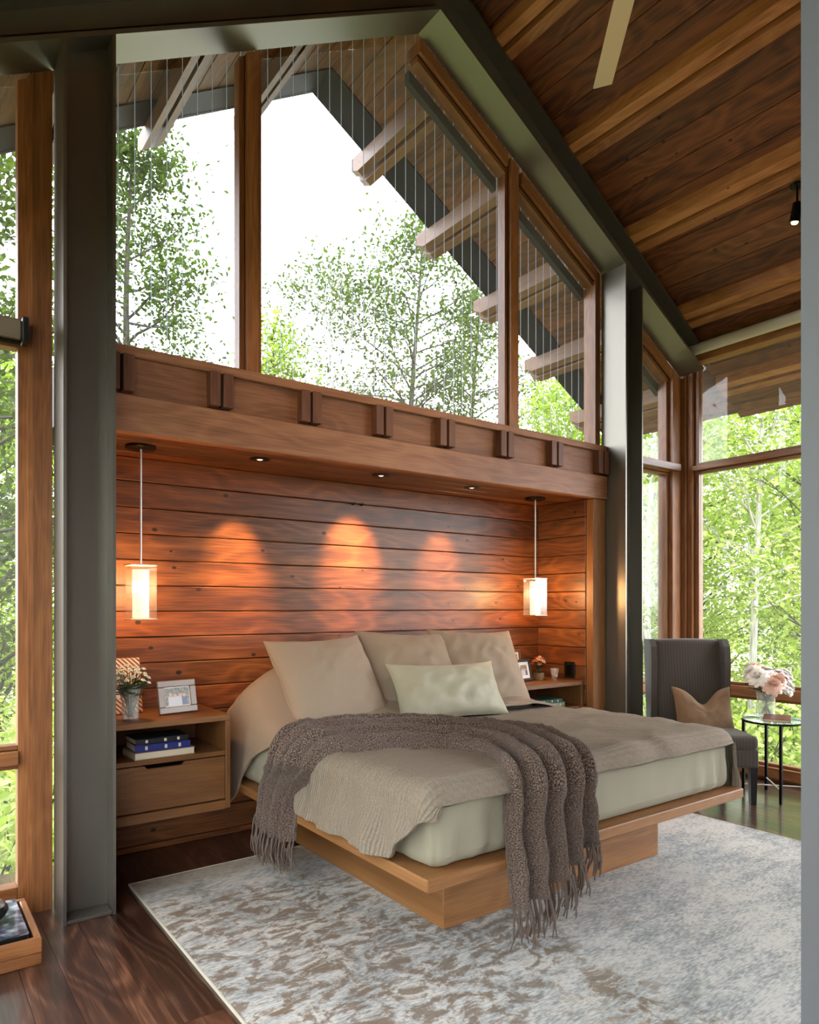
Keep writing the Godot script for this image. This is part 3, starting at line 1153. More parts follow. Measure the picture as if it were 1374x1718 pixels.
# knitted throw: from the left side over the bed and down the foot, gathered into long folds
func throw_blanket() -> void:
	# two edges in unrolled bed coordinates: x across, z along, both running on down the sides
	var outer := [Vector2(1.19, -3.3), Vector2(1.4, -3.29), Vector2(1.56, -3.26), Vector2(1.8, -3.35), Vector2(2.2, -3.27), Vector2(2.48, -2.92), Vector2(2.64, -2.62), Vector2(2.56, -2.25), Vector2(2.42, -1.98), Vector2(2.4, -1.82), Vector2(2.39, -1.73)]
	var inner := [Vector2(1.17, -2.95), Vector2(1.36, -2.93), Vector2(1.54, -2.76), Vector2(1.64, -2.6), Vector2(1.86, -2.5), Vector2(2.0, -2.36), Vector2(2.03, -2.2), Vector2(1.96, -2.08), Vector2(1.9, -1.96), Vector2(1.89, -1.75), Vector2(1.9, -1.54)]
	var ea := Curve2D.new()
	var eb := Curve2D.new()
	for q in [[ea, outer], [eb, inner]]:
		for i in q[1].size():
			var t: Vector2 = (q[1][mini(i + 1, q[1].size() - 1)] - q[1][maxi(i - 1, 0)]) / 6.0
			q[0].add_point(q[1][i], -t, t)
	var la := []
	var lb := []
	for i in 241:
		var s := float(i) / 240.0 * 10.0
		la.append(ea.sample(mini(int(s), 9), s - mini(int(s), 9)))
		lb.append(eb.sample(mini(int(s), 9), s - mini(int(s), 9)))
	var f := noise(2.5, 3, 81)
	var g := noise(22.0, 2, 82)
	var surf := func(u: float, v: float, k: float) -> Vector3:
		var i := clampi(roundi(u * 240.0), 0, 240)
		var w := v + 0.03 * sin(u * 9.0) * sin(v * PI)
		var q: Vector2 = la[i].lerp(lb[i], w)
		var ph := w * TAU * 4.6 + 1.3 * f.get_noise_2d(u * 2.0, w * 1.5) + 1.4 * sin(u * 5.0)
		var rim := smoothstep(0.0, 0.08, v) * (1.0 - smoothstep(0.92, 1.0, v))
		var ridge := pow(0.5 + 0.5 * sin(ph), 1.3)
		var h := 0.035 + rim * (0.06 * ridge + 0.012 * f.get_noise_2d(u * 6.0, w * 3.0)) + 0.005 * g.get_noise_2d(u * 3.0, v)
		h += rim * 0.03 * sin(v * PI)
		return drape(q.x, q.y, h - (1.0 - k) * 0.012, 0.1)
	var b := MB.new()
	b.shell(240, 72, surf, Vector2(2.4, 0.62))
	var o := thing("throw_blanket", "chunky dark taupe knitted throw with fringe, draped across the bed and down its foot", "throw", Vector3(2.1, 0.75, -2.6))
	part(b, "knit", M.throw_wool, o)
	var fr := MB.new()
	for e in 2:
		var n := 46
		for i in n:
			var v := (i + 0.5) / n
			var p: Vector3 = surf.call(float(e), v, 0.5)
			for strand in 2:
				var pts := [p + Vector3(0, 0.015, 0)]
				var dx := rng.randf_range(-0.02, 0.02)
				var dz := rng.randf_range(-0.02, 0.02)
				var long := rng.randf_range(0.1, 0.15)
				var outw := Vector3(-0.012, 0, 0) if e == 0 else Vector3(0, 0, 0.012)
				for s in 4:
					var q := (s + 1) / 4.0
					pts.append(p + Vector3(dx * q + rng.randf_range(-0.004, 0.004), -long * q, dz * q + rng.randf_range(-0.004, 0.004)) + outw * sin(q * 3.0))
				fr.tube(pts, [0.0045, 0.004, 0.0038, 0.0034, 0.0025], 5)
	# shorter tufts along the outer long edge
	for i in 70:
		var u := 0.02 + 0.96 * i / 70.0
		var p: Vector3 = surf.call(u, 0.0, 0.5)
		var q: Vector3 = surf.call(u, 0.04, 0.5)
		var d := (p - q).normalized()
		fr.tube([p, p + d * 0.02 + Vector3(0, -0.006, 0), p + d * 0.035 + Vector3(rng.randf_range(-0.01, 0.01), -0.02, rng.randf_range(-0.01, 0.01))], [0.004, 0.0035, 0.002], 5)
	stuff(part(fr, "fringe", M.fringe, o))


# ---------------------------------------------------------------- nightstands and what stands on them
func nightstands() -> void:
	for side in 2:
		var x0 := 0.79 if side == 0 else 3.575
		var x1 := 1.405 if side == 0 else 4.208
		var o := thing("nightstand", "floating oak nightstand left of the bed with open shelf and wide drawer" if side == 0 else "floating oak nightstand right of the bed, mostly hidden by the bedding", "nightstand", Vector3((x0 + x1) / 2.0, 0.295, -3.74))
		board(o, "top", Vector3(x0, 0.757, -3.976), Vector3(x1, 0.788, -3.5), 0, M.oak1)
		board(o, "side", Vector3(x1 - 0.028, 0.3, -3.976), Vector3(x1 - 0.001, 0.757, -3.503), 1, M.oak1)
		board(o, "side", Vector3(x0 + 0.001, 0.3, -3.976), Vector3(x0 + 0.028, 0.757, -3.503), 1, M.oak1)
		board(o, "bottom", Vector3(x0 + 0.028, 0.296, -3.976), Vector3(x1 - 0.028, 0.344, -3.503), 0, M.oak1)
		board(o, "back", Vector3(x0 + 0.028, 0.344, -3.976), Vector3(x1 - 0.028, 0.757, -3.965), 0, M.oak1)
		board(o, "shelf", Vector3(x0 + 0.028, 0.577, -3.964), Vector3(x1 - 0.028, 0.602, -3.505), 0, M.oak1)
		# drawer front with a finger slot cut in its upper edge
		var c := (x0 + x1) / 2.0 - 0.03
		var pts := [Vector2(x0 + 0.031, 0.352), Vector2(x1 - 0.031, 0.352), Vector2(x1 - 0.031, 0.572), Vector2(c + 0.1, 0.572), Vector2(c + 0.085, 0.556), Vector2(c - 0.085, 0.556), Vector2(c - 0.1, 0.572), Vector2(x0 + 0.031, 0.572)]
		var d := MB.new()
		d.off = cut()
		for q in [[0, 1, 4, 5], [1, 2, 3, 4], [0, 5, 6, 7]]:
			var poly := []
			for i in q:
				poly.append(Vector3(pts[i].x, pts[i].y, -3.507))
			d.extrude(poly, Vector3(0, 0, -0.02), Vector3(1, 0, 0))
		part(d, "drawer", M.oak1, o)
		board(o, "drawer_box", Vector3(x0 + 0.04, 0.36, -3.95), Vector3(x1 - 0.04, 0.55, -3.53), 0, M.black, 0.0)
	# left: books, framed photo, woven frame, vase
	book("book", Vector3(1.07, 0.602, -3.62), Vector3(0.3, 0.036, 0.2), Color(0.62, 0.53, 0.4), true, "thick cream book at the bottom of the left nightstand's pile", 2.0)
	book("book", Vector3(1.065, 0.638, -3.62), Vector3(0.27, 0.036, 0.19), Color(0.1, 0.14, 0.42), false, "blue hardback in the middle of the left nightstand's pile", -1.0)
	book("book", Vector3(1.06, 0.674, -3.62), Vector3(0.26, 0.028, 0.18), Color(0.05, 0.05, 0.08), false, "black hardback on top of the left nightstand's pile", 1.5)
	picture("picture_frame", Vector3(1.19, 0.788, -3.69), Vector2(0.215, 0.172), 0.034, -12.0, 10.0, M.pewter, 0.006, "silver framed photograph on the left nightstand", 3)
	picture("picture_frame", Vector3(0.92, 0.788, -3.82), Vector2(0.25, 0.29), 0.085, -10.0, 6.0, woven(), 0.0, "large woven diagonal-striped frame behind the white flowers on the left nightstand", 5)
	vase("flower_vase", Vector3(0.925, 0.788, -3.6), 0.042, 0.17, "clear glass vase of small white flowers on the left nightstand")
	small_bouquet("flower_bunch", Vector3(0.925, 0.8, -3.6), 0.18, 30, 0.015, M.petal_white, "bunch of small white flowers in the left nightstand's vase", 31)
	# right: two frames, rust flowers in a pot, glass candle holder, books below
	picture("picture_frame", Vector3(3.795, 0.788, -3.72), Vector2(0.17, 0.165), 0.02, -12.0, 8.0, M.black, 0.024, "black frame with white mount on the right nightstand", 7)
	picture("picture_frame", Vector3(3.8, 0.788, -3.86), Vector2(0.24, 0.23), 0.02, -8.0, 6.0, M.oak1, 0.02, "pale wood frame standing behind the black one on the right nightstand", 9)
	var pot := MB.new()
	pot.lathe([Vector2(0, 0), Vector2(0.03, 0), Vector2(0.043, 0.03), Vector2(0.04, 0.055), Vector2(0.036, 0.056), Vector2(0.036, 0.04), Vector2(0, 0.04)], Vector3(3.965, 0.788, -3.74), 24)
	single(pot, "flower_pot", plain(Color(0.55, 0.45, 0.3), 0.5), "small tan pot of rust flowers on the right nightstand", "pot")
	small_bouquet("flower_bunch", Vector3(3.965, 0.815, -3.74), 0.1, 15, 0.022, M.rust_petal, "round bunch of rust and peach flowers in the small tan pot", 32)
	var cup := MB.new()
	cup.lathe([Vector2(0, 0), Vector2(0.024, 0), Vector2(0.02, 0.012), Vector2(0.026, 0.03), Vector2(0.034, 0.09), Vector2(0.031, 0.09), Vector2(0.023, 0.03), Vector2(0, 0.026)], Vector3(4.055, 0.788, -3.66), 24)
	single(cup, "candle_holder", M.glass, "small clear glass candle holder on the right nightstand", "candle holder")
	var wax := MB.new()
	wax.lathe([Vector2(0, 0.027), Vector2(0.022, 0.028), Vector2(0.025, 0.045), Vector2(0, 0.045)], Vector3(4.055, 0.788, -3.66), 20)
	single(wax, "candle", plain(Color(0.85, 0.7, 0.55), 0.5), "short cream candle inside the glass holder", "candle")
	book("book", Vector3(3.93, 0.602, -3.66), Vector3(0.26, 0.03, 0.2), Color(0.5, 0.55, 0.46), false, "pale green book low on the right nightstand's shelf", 3.0)
	book("book", Vector3(3.92, 0.632, -3.66), Vector3(0.24, 0.028, 0.18), Color(0.16, 0.3, 0.24), false, "dark green book on top of the pale one, right nightstand shelf", -2.0)
	for q in [[2.44, "left"], [2.505, "right"]]:
		var hk := MB.new()
		hk.tube([Vector3(q[0], 2.035, BACK_Z - 0.002), Vector3(q[0], 2.03, BACK_Z + 0.022), Vector3(q[0], 2.045, BACK_Z + 0.026)], [0.007, 0.006, 0.006], 8)
		single(hk, "wall_hook", M.black, "tiny dark hook on the headwall above the middle light pool, %s of the pair" % q[1], "hook")
	# socket on the side wall of the alcove
	var so := thing("wall_socket", "black wall socket on the boarded side wall above the right nightstand", "socket", Vector3(4.206, 0.86, -3.64))
	board(so, "plate", Vector3(4.198, 0.8, -3.69), Vector3(4.207, 0.925, -3.59), 1, M.black)
	board(so, "insert", Vector3(4.194, 0.825, -3.665), Vector3(4.1985, 0.9, -3.615), 1, M.black_metal)


func book(called: String, at: Vector3, size: Vector3, c: Color, pages_out: bool, label: String, deg: float) -> void:
	var o := thing(called, label, "book", at, "", deg_to_rad(deg))
	var m := plain(c, 0.45)
	var h := size / 2.0
	var t := 0.003
	for y in [0.0, size.y - t]:
		var b := MB.new()
		b.box(Vector3(-h.x, y, -h.z), Vector3(h.x, y + t, h.z), 0, 0.001)
		part(b, "cover", m, o, true)
	var sp := MB.new()
	var zs := h.z if not pages_out else -h.z
	sp.box(Vector3(-h.x, t, minf(zs, zs - signf(zs) * 0.004)), Vector3(h.x, size.y - t, maxf(zs, zs - signf(zs) * 0.004)), 0, 0.001)
	var spine := part(sp, "spine", m, o, true)
	if not pages_out:      # pale title bands on the spine
		for x in [-0.3, 0.05, 0.3]:
			var b := MB.new()
			b.box(Vector3(size.x * x - 0.006, size.y * 0.25, h.z - 0.001), Vector3(size.x * x + 0.006, size.y * 0.75, h.z + 0.0006), 0, 0.0)
			part(b, "title_band", M.page, spine, true)
	var pg := MB.new()
	pg.box(Vector3(-h.x + 0.004, t, -h.z + 0.004), Vector3(h.x - 0.004, size.y - t, h.z - 0.004), 0, 0.0)
	part(pg, "pages", M.page, o, true)


func woven() -> StandardMaterial3D:
	var im := Image.create(64, 64, false, Image.FORMAT_RGB8)
	for x in 64:
		for y in 64:
			var k := (x + y) % 16
			im.set_pixel(x, y, Color(0.86, 0.8, 0.68) if k < 9 else Color(0.5, 0.22, 0.12))
	var m := plain(Color.WHITE, 0.6)
	m.albedo_texture = ImageTexture.create_from_image(im)
	m.uv1_scale = Vector3(10, 10, 1)
	return m


# a standing frame: four mitred bars, mount, print, strut. size is the outside, bar the width of the moulding
func picture(called: String, at: Vector3, size: Vector2, bar: float, lean: float, deg: float, m: Material, mount: float, label: String, s: int) -> void:
	var o := thing(called, label, "picture frame", at, "", deg_to_rad(deg))
	var xf := Transform3D(Basis(Vector3.RIGHT, deg_to_rad(lean)), Vector3(0, 0.003, 0))
	var w := size.x / 2.0
	for q in [[Vector3(-w, 0, 0), Vector3(w, bar, 0.016)], [Vector3(-w, size.y - bar, 0), Vector3(w, size.y, 0.016)], [Vector3(-w, bar, 0), Vector3(-w + bar, size.y - bar, 0.016)], [Vector3(w - bar, bar, 0), Vector3(w, size.y - bar, 0.016)]]:
		var b := MB.new()
		b.box(q[0], q[1], 0 if q[1].x - q[0].x > q[1].y - q[0].y else 1, 0.003, xf)
		part(b, "moulding", m, o, true)
	if mount > 0.0:
		var b := MB.new()
		b.box(Vector3(-w + bar, bar, 0.002), Vector3(w - bar, size.y - bar, 0.008), 0, 0.0, xf)
		part(b, "mount", M.petal, o, true)
	# a soft print: pale figures on a muted ground
	var im := Image.create(96, 72, false, Image.FORMAT_RGB8)
	var f := noise(0.06, 3, s)
	for x in 96:
		for y in 72:
			var k := f.get_noise_2d(x, y * 1.3)
			var c := Color(0.66, 0.62, 0.5).lerp(Color(0.3, 0.36, 0.42), clampf(0.4 + k, 0, 1))
			for p in [22, 40, 60, 76]:
				var head := Vector2(x - p, (y - 26 - (p % 7)) * 1.0).length()
				if head < 7.0:
					c = Color(0.8, 0.68, 0.58)
				elif absf(x - p) < 11 - (8.0 if y < 34 else 0.0) and y > 34:
					c = Color(0.78, 0.8, 0.82) if p % 20 < 10 else Color(0.35, 0.42, 0.55)
			im.set_pixel(x, y, c)
	var pm := plain(Color.WHITE, 0.25)
	pm.albedo_texture = ImageTexture.create_from_image(im)
	var inset := bar + mount
	var pr := MB.new()
	pr.grid(1, 1, func(u, v): return xf * Vector3(lerpf(-w + inset, w - inset, u), lerpf(size.y - inset, inset, v), 0.009), Vector2.ONE, true)
	part(pr, "print", pm, o, true)
	var bk := MB.new()
	bk.box(Vector3(-w + 0.004, 0.004, -0.004), Vector3(w - 0.004, size.y - 0.004, 0.002), 0, 0.0, xf)
	part(bk, "backing", M.black, o, true)
	var st := MB.new()
	st.box(Vector3(-0.02, 0.0, -0.003), Vector3(0.02, size.y * 0.75, 0.0), 1, 0.0, Transform3D(Basis(Vector3.RIGHT, deg_to_rad(18)), Vector3(0, 0.0, -0.09 - size.y * 0.12)))
	part(st, "strut", M.black, o, true)


func vase(called: String, at: Vector3, r: float, h: float, label: String) -> void:
	var o := thing(called, label, "vase", at)
	var b := MB.new()
	b.lathe([Vector2(0, 0), Vector2(r * 0.85, 0), Vector2(r * 0.95, 0.006), Vector2(r, h * 0.6), Vector2(r * 1.12, h), Vector2(r * 1.12 - 0.003, h), Vector2(r - 0.004, h * 0.6), Vector2(r * 0.9, 0.012), Vector2(0, 0.012)], Vector3.ZERO, 32)
	part(b, "glass", M.glass, o, true)
	var w := MB.new()
	w.lathe([Vector2(0, 0.0125), Vector2(r * 0.88, 0.0125), Vector2(r - 0.005, h * 0.55), Vector2(0, h * 0.55)], Vector3.ZERO, 24)
	part(w, "water", M.water, o, true)


func ball_points(n: int) -> Array:
	var out := []
	for i in n:
		var y := 1.0 - 2.0 * (i + 0.5) / n
		var a := i * 2.39996
		out.append(Vector3(cos(a) * sqrt(1.0 - y * y), y, sin(a) * sqrt(1.0 - y * y)))
	return out


# an open bloom: rings of cupped petals round a centre
func bloom(b: MB, at: Vector3, up: Vector3, r: float, petals: int, rings: int) -> void:
	var y := up.normalized()
	var x := y.cross(Vector3(0.31, 0.2, 0.93)).normalized()
	var bs := Basis(x, y, x.cross(y))
	for ring in rings:
		var open := lerpf(0.2, 1.25 if rings < 5 else 1.75, float(ring) / maxi(1, rings - 1))
		var size := r * lerpf(0.75, 1.0, float(ring) / maxi(1, rings - 1))
		for k in petals:
			var a := TAU * (k + 0.5 * (ring % 2)) / petals + rng.randf_range(-0.12, 0.12)
			var dir := Vector3(cos(a), 0, sin(a))
			var across := Vector3(-sin(a), 0, cos(a))
			var o := open + rng.randf_range(-0.1, 0.1)
			b.grid(4, 3, func(u, v):
				var w: float = (v - 0.5) * size * 1.1 * sin(clampf(u * 0.85 + 0.15, 0.0, 1.0) * PI * 0.78 + 0.25)
				var th: float = o * u
				var q: Vector3 = dir * (size * u * sin(th) + 0.04 * size) + Vector3.UP * (size * u * cos(th) - 0.25 * size) + across * w
				q += -dir * (absf(v - 0.5) * 2.0) ** 2.0 * size * 0.22 * u * signf(cos(th) + 0.4)
				return at + bs * q)


func small_bouquet(called: String, at: Vector3, h: float, n: int, r: float, m: Material, label: String, s: int) -> void:
	rng.seed = s
	var o := thing(called, label, "flowers", at)
	var st := MB.new()
	var heads := []
	for d in ball_points(n * 2):
		if d.y < -0.05 or heads.size() >= n:
			continue
		heads.append(at + Vector3(d.x * h * 0.5, h + d.y * h * 0.42 + rng.randf_range(-0.01, 0.01), d.z * h * 0.4))
	for p in heads:
		st.tube([at + Vector3(rng.randf_range(-0.015, 0.015), 0.005, rng.randf_range(-0.015, 0.015)), at.lerp(p, 0.55) + Vector3(0, 0.02, 0), p], [0.0016, 0.0016, 0.0014], 5)
	part(st, "stems", M.stem, o)
	for p in heads:
		var b := MB.new()
		bloom(b, p, p - at, r, 6, 3)
		part(b, "bloom", m if m == M.petal_white or rng.randf() < 0.75 else M.blush, o)
	var lf := MB.new()
	for i in n:
		var a := i * 2.4
		var d := Vector3(cos(a), 0.25, sin(a)).normalized()
		var root := at + Vector3(0, h * rng.randf_range(0.5, 0.95), 0) + d * h * 0.1
		leaf_blade(lf, root, d + Vector3(0, 0.3, 0), h * 0.36, h * 0.1)
	stuff(part(lf, "leaves", M.stem, o))


func leaf_blade(b: MB, root: Vector3, dir: Vector3, long: float, wide: float) -> void:
	var d := dir.normalized()
	var side := d.cross(Vector3.UP).normalized()
	var up := side.cross(d)
	b.grid(5, 2, func(u, v): return root + d * long * u + side * (v - 0.5) * wide * sin(PI * (u * 0.9 + 0.08)) * 2.0 + up * (absf(v - 0.5) * wide * 0.6 - 0.25 * long * u * u))


# ---------------------------------------------------------------- lamps
func lamps() -> void:
	for q in [[1.0, -3.69, "glass box pendant lamp over the left nightstand, lit"], [3.875, -3.69, "glass box pendant lamp over the right nightstand, lit"]]:
		var x: float = q[0]
		var z: float = q[1]
		var o := thing("pendant_lamp", q[2], "lamp", Vector3(x, 1.283, z))
		var c := MB.new()
		c.lathe([Vector2(0, -0.016), Vector2(0.07, -0.016), Vector2(0.075, -0.012), Vector2(0.075, 0.0), Vector2(0, 0)], Vector3(x, 2.1705, z), 32)
		part(c, "canopy", M.bronze, o)
		var st := MB.new()
		st.tube([Vector3(x, 2.156, z), Vector3(x, 1.565, z)], [0.0055, 0.0055], 10)
		part(st, "stem", M.chrome, o)
		for y in [1.56, 1.283]:      # square rims
			var fr := MB.new()
			for s in [-1.0, 1.0]:
				fr.box(Vector3(x - 0.064, y, z + s * 0.062 - 0.003), Vector3(x + 0.064, y + 0.006, z + s * 0.062 + 0.003), 0, 0.001)
				fr.box(Vector3(x + s * 0.062 - 0.003, y, z - 0.064), Vector3(x + s * 0.062 + 0.003, y + 0.006, z + 0.064), 2, 0.001)
			if y > 1.5:
				fr.box(Vector3(x - 0.06, 1.561, z - 0.012), Vector3(x + 0.06, 1.566, z + 0.012), 0, 0.001)
			part(fr, "rim", M.chrome, o)
		for s in [-1.0, 1.0]:
			var g := MB.new()
			g.box(Vector3(x - 0.061, 1.289, z + s * 0.061 - 0.002), Vector3(x + 0.061, 1.56, z + s * 0.061 + 0.002), 1, 0.0)
			part(g, "glass_panel", M.lamp_glass, o)
			var h := MB.new()
			h.box(Vector3(x + s * 0.061 - 0.002, 1.289, z - 0.058), Vector3(x + s * 0.061 + 0.002, 1.56, z + 0.058), 1, 0.0)
			part(h, "glass_panel", M.lamp_glass, o)
		var em := plain(Color(0.95, 0.9, 0.8), 0.6)
		em.emission_enabled = true
		em.emission = Color(1.0, 0.92, 0.79)
		em.emission_energy_multiplier = 0.8
		var sh := MB.new()
		sh.lathe([Vector2(0.0, 1.293), Vector2(0.04, 1.293), Vector2(0.04, 1.54), Vector2(0.0, 1.54)], Vector3(x, 0, z), 32)
		var shade := part(sh, "shade", em, o)
		var hot := plain(Color(1.0, 0.95, 0.85), 0.6)
		hot.emission_enabled = true
		hot.emission = Color(1.0, 0.97, 0.92)
		hot.emission_energy_multiplier = 1.5
		var bu := MB.new()      # the brighter part of the shade, where the lamp burns
		bu.lathe([Vector2(0.0, 1.42), Vector2(0.0405, 1.42), Vector2(0.0405, 1.48), Vector2(0.0, 1.48)], Vector3(x, 0, z), 32)
		part(bu, "bulb_glow", hot, shade)
		var l := OmniLight3D.new()
		l.name = "pendant_light"
		l.light_color = Color(1.0, 0.76, 0.5)
		l.light_energy = PENDANT
		l.light_size = 0.03
		l.omni_range = 9.0
		l.omni_attenuation = 2.0
		l.shadow_enabled = true
		l.position = Vector3(x, 1.45, z) - o.position
		o.add_child(l)
	# recessed spots in the alcove ceiling
	var spots := [[1.62, 31.0, 23.0, 0.9, "left of the three"], [2.43, 38.0, 26.0, 1.25, "middle one of the three"], [3.18, 34.0, 23.0, 0.55, "right of the three"]]
	for s in spots:
		var at := Vector3(s[0], 2.17, -3.62)
		var o := thing("recessed_spotlight", "small dark recessed spotlight in the alcove ceiling, %s over the bed" % s[4], "spotlight", at)
		var b := MB.new()
		b.lathe([Vector2(0.022, 0.0), Vector2(0.024, -0.006), Vector2(0.056, -0.003), Vector2(0.056, 0.0), Vector2(0.022, 0.0)], at, 28)
		part(b, "trim_ring", M.black, o)
		var em := plain(Color(1, 0.95, 0.85), 0.5)
		em.emission_enabled = true
		em.emission = Color(1.0, 0.88, 0.72)
		em.emission_energy_multiplier = 2.0
		var d := MB.new()
		d.lathe([Vector2(0.0, -0.008), Vector2(0.012, -0.006), Vector2(0.018, -0.001), Vector2(0, -0.001)], at, 20)
		part(d, "lamp_face", em, o)
		var l := SpotLight3D.new()
		l.name = "spot_light"
		l.light_color = Color(1.0, 0.74, 0.46)
		l.light_energy = s[3] * SPOT
		l.spot_angle = s[2]
		l.spot_angle_attenuation = 1.0
		l.spot_range = 8.0
		l.spot_attenuation = 2.0
		l.light_size = 0.03
		l.shadow_enabled = true
		l.position = Vector3(0, -0.012, 0)
		l.rotation_degrees = Vector3(-90.0 + s[1], 0, 0)
		o.add_child(l)
	# a small spotlight under the third ceiling beam
	spotlight(Vector3(4.55, ytop(4.6), -2.1), "visible at the right edge", Vector3(4.3, 0.0, -2.6), 1.2)
	spotlight(Vector3(4.55, ytop(4.6), -0.6), "added out of view to light the alcove header", Vector3(3.2, 2.3, -3.5), 3.0)  # added lamp out of view, warms the header and bed wall
	spotlight(Vector3(1.44, ytop(1.4), -0.9), "added out of view on the left slope to light the header", Vector3(2.1, 2.2, -3.5), 2.5)  # second added lamp out of view, brightens the left of the header
	fan()


func spotlight(at: Vector3, which: String, aim: Vector3, energy: float) -> void:
	var o := thing("ceiling_spotlight", "small black adjustable spotlight under a ceiling beam, %s, lit" % which, "spotlight", at)
	var b := MB.new()
	b.lathe([Vector2(0, -0.014), Vector2(0.04, -0.014), Vector2(0.042, 0.0), Vector2(0, 0)], at, 20)
	part(b, "canopy", M.black_metal, o)
	b = MB.new()
	b.tube([at, at + Vector3(0, -0.14, 0)], [0.007, 0.007], 8)
	part(b, "stem", M.black_metal, o)
	var pivot := at + Vector3(0, -0.14, 0)
	var down := (aim - pivot).normalized()
	var side := down.cross(Vector3.UP).normalized()
	var tilt := Basis(side, -down, side.cross(-down))
	b = MB.new()
	b.lathe([Vector2(0, 0.03), Vector2(0.028, 0.02), Vector2(0.032, -0.1), Vector2(0.028, -0.1), Vector2(0.025, -0.08), Vector2(0.0, -0.08)], pivot, 20, tilt)
	part(b, "housing", M.black_metal, o)
	var em := plain(Color(1, 0.95, 0.85), 0.5)
	em.emission_enabled = true
	em.emission = Color(1.0, 0.84, 0.6)
	em.emission_energy_multiplier = 4.0
	b = MB.new()
	b.lathe([Vector2(0, -0.108), Vector2(0.018, -0.104), Vector2(0.024, -0.086), Vector2(0, -0.086)], pivot, 16, tilt)
	part(b, "bulb", em, o)
	var l := SpotLight3D.new()
	l.name = "spot_light"
	l.light_color = Color(1.0, 0.82, 0.6)
	l.light_energy = energy
	l.spot_angle = 40.0 if energy < 2.0 else 21.0
	l.spot_angle_attenuation = 1.0
	l.spot_range = 12.0
	l.spot_attenuation = 2.0
	l.light_size = 0.03
	l.shadow_enabled = true
	l.position = pivot + down * 0.125 - at
	l.basis = Basis(side, down.cross(side) * -1.0, -down)
	o.add_child(l)

const PENDANT := 0.38
const SPOT := 5.0


func fan() -> void:
	var hub := Vector3(2.6, 4.46, -1.78)
	var o := thing("ceiling_fan", "ceiling fan with long pale straight blades, one blade tip in view", "fan", hub)
	var b := MB.new()
	b.tube([hub + Vector3(0, 0.1, 0), Vector3(hub.x, yceil(MID) - 0.02, hub.z)], [0.014, 0.014], 12)
	part(b, "downrod", M.bronze, o)
	b = MB.new()
	b.lathe([Vector2(0, -0.08), Vector2(0.07, -0.07), Vector2(0.11, -0.02), Vector2(0.11, 0.06), Vector2(0.05, 0.1), Vector2(0, 0.11)], hub, 32)
	part(b, "motor", M.bronze, o)
	for k in 3:
		var a := atan2(-0.84, 0.71) + TAU / 3.0 * k
		var d := Vector3(cos(a), -0.072, sin(a)).normalized()
		var side := d.cross(Vector3.UP).normalized()
		var up := side.cross(d)
		var tilt := (up * 0.22 + side).normalized()
		b = MB.new()
		var xf := Transform3D(Basis(d, tilt.cross(d), tilt), hub)
		b.box(Vector3(0.09, -0.006, -0.055), Vector3(1.1, 0.006, 0.055), 0, 0.003, xf)
		part(b, "blade", M.fan, o)


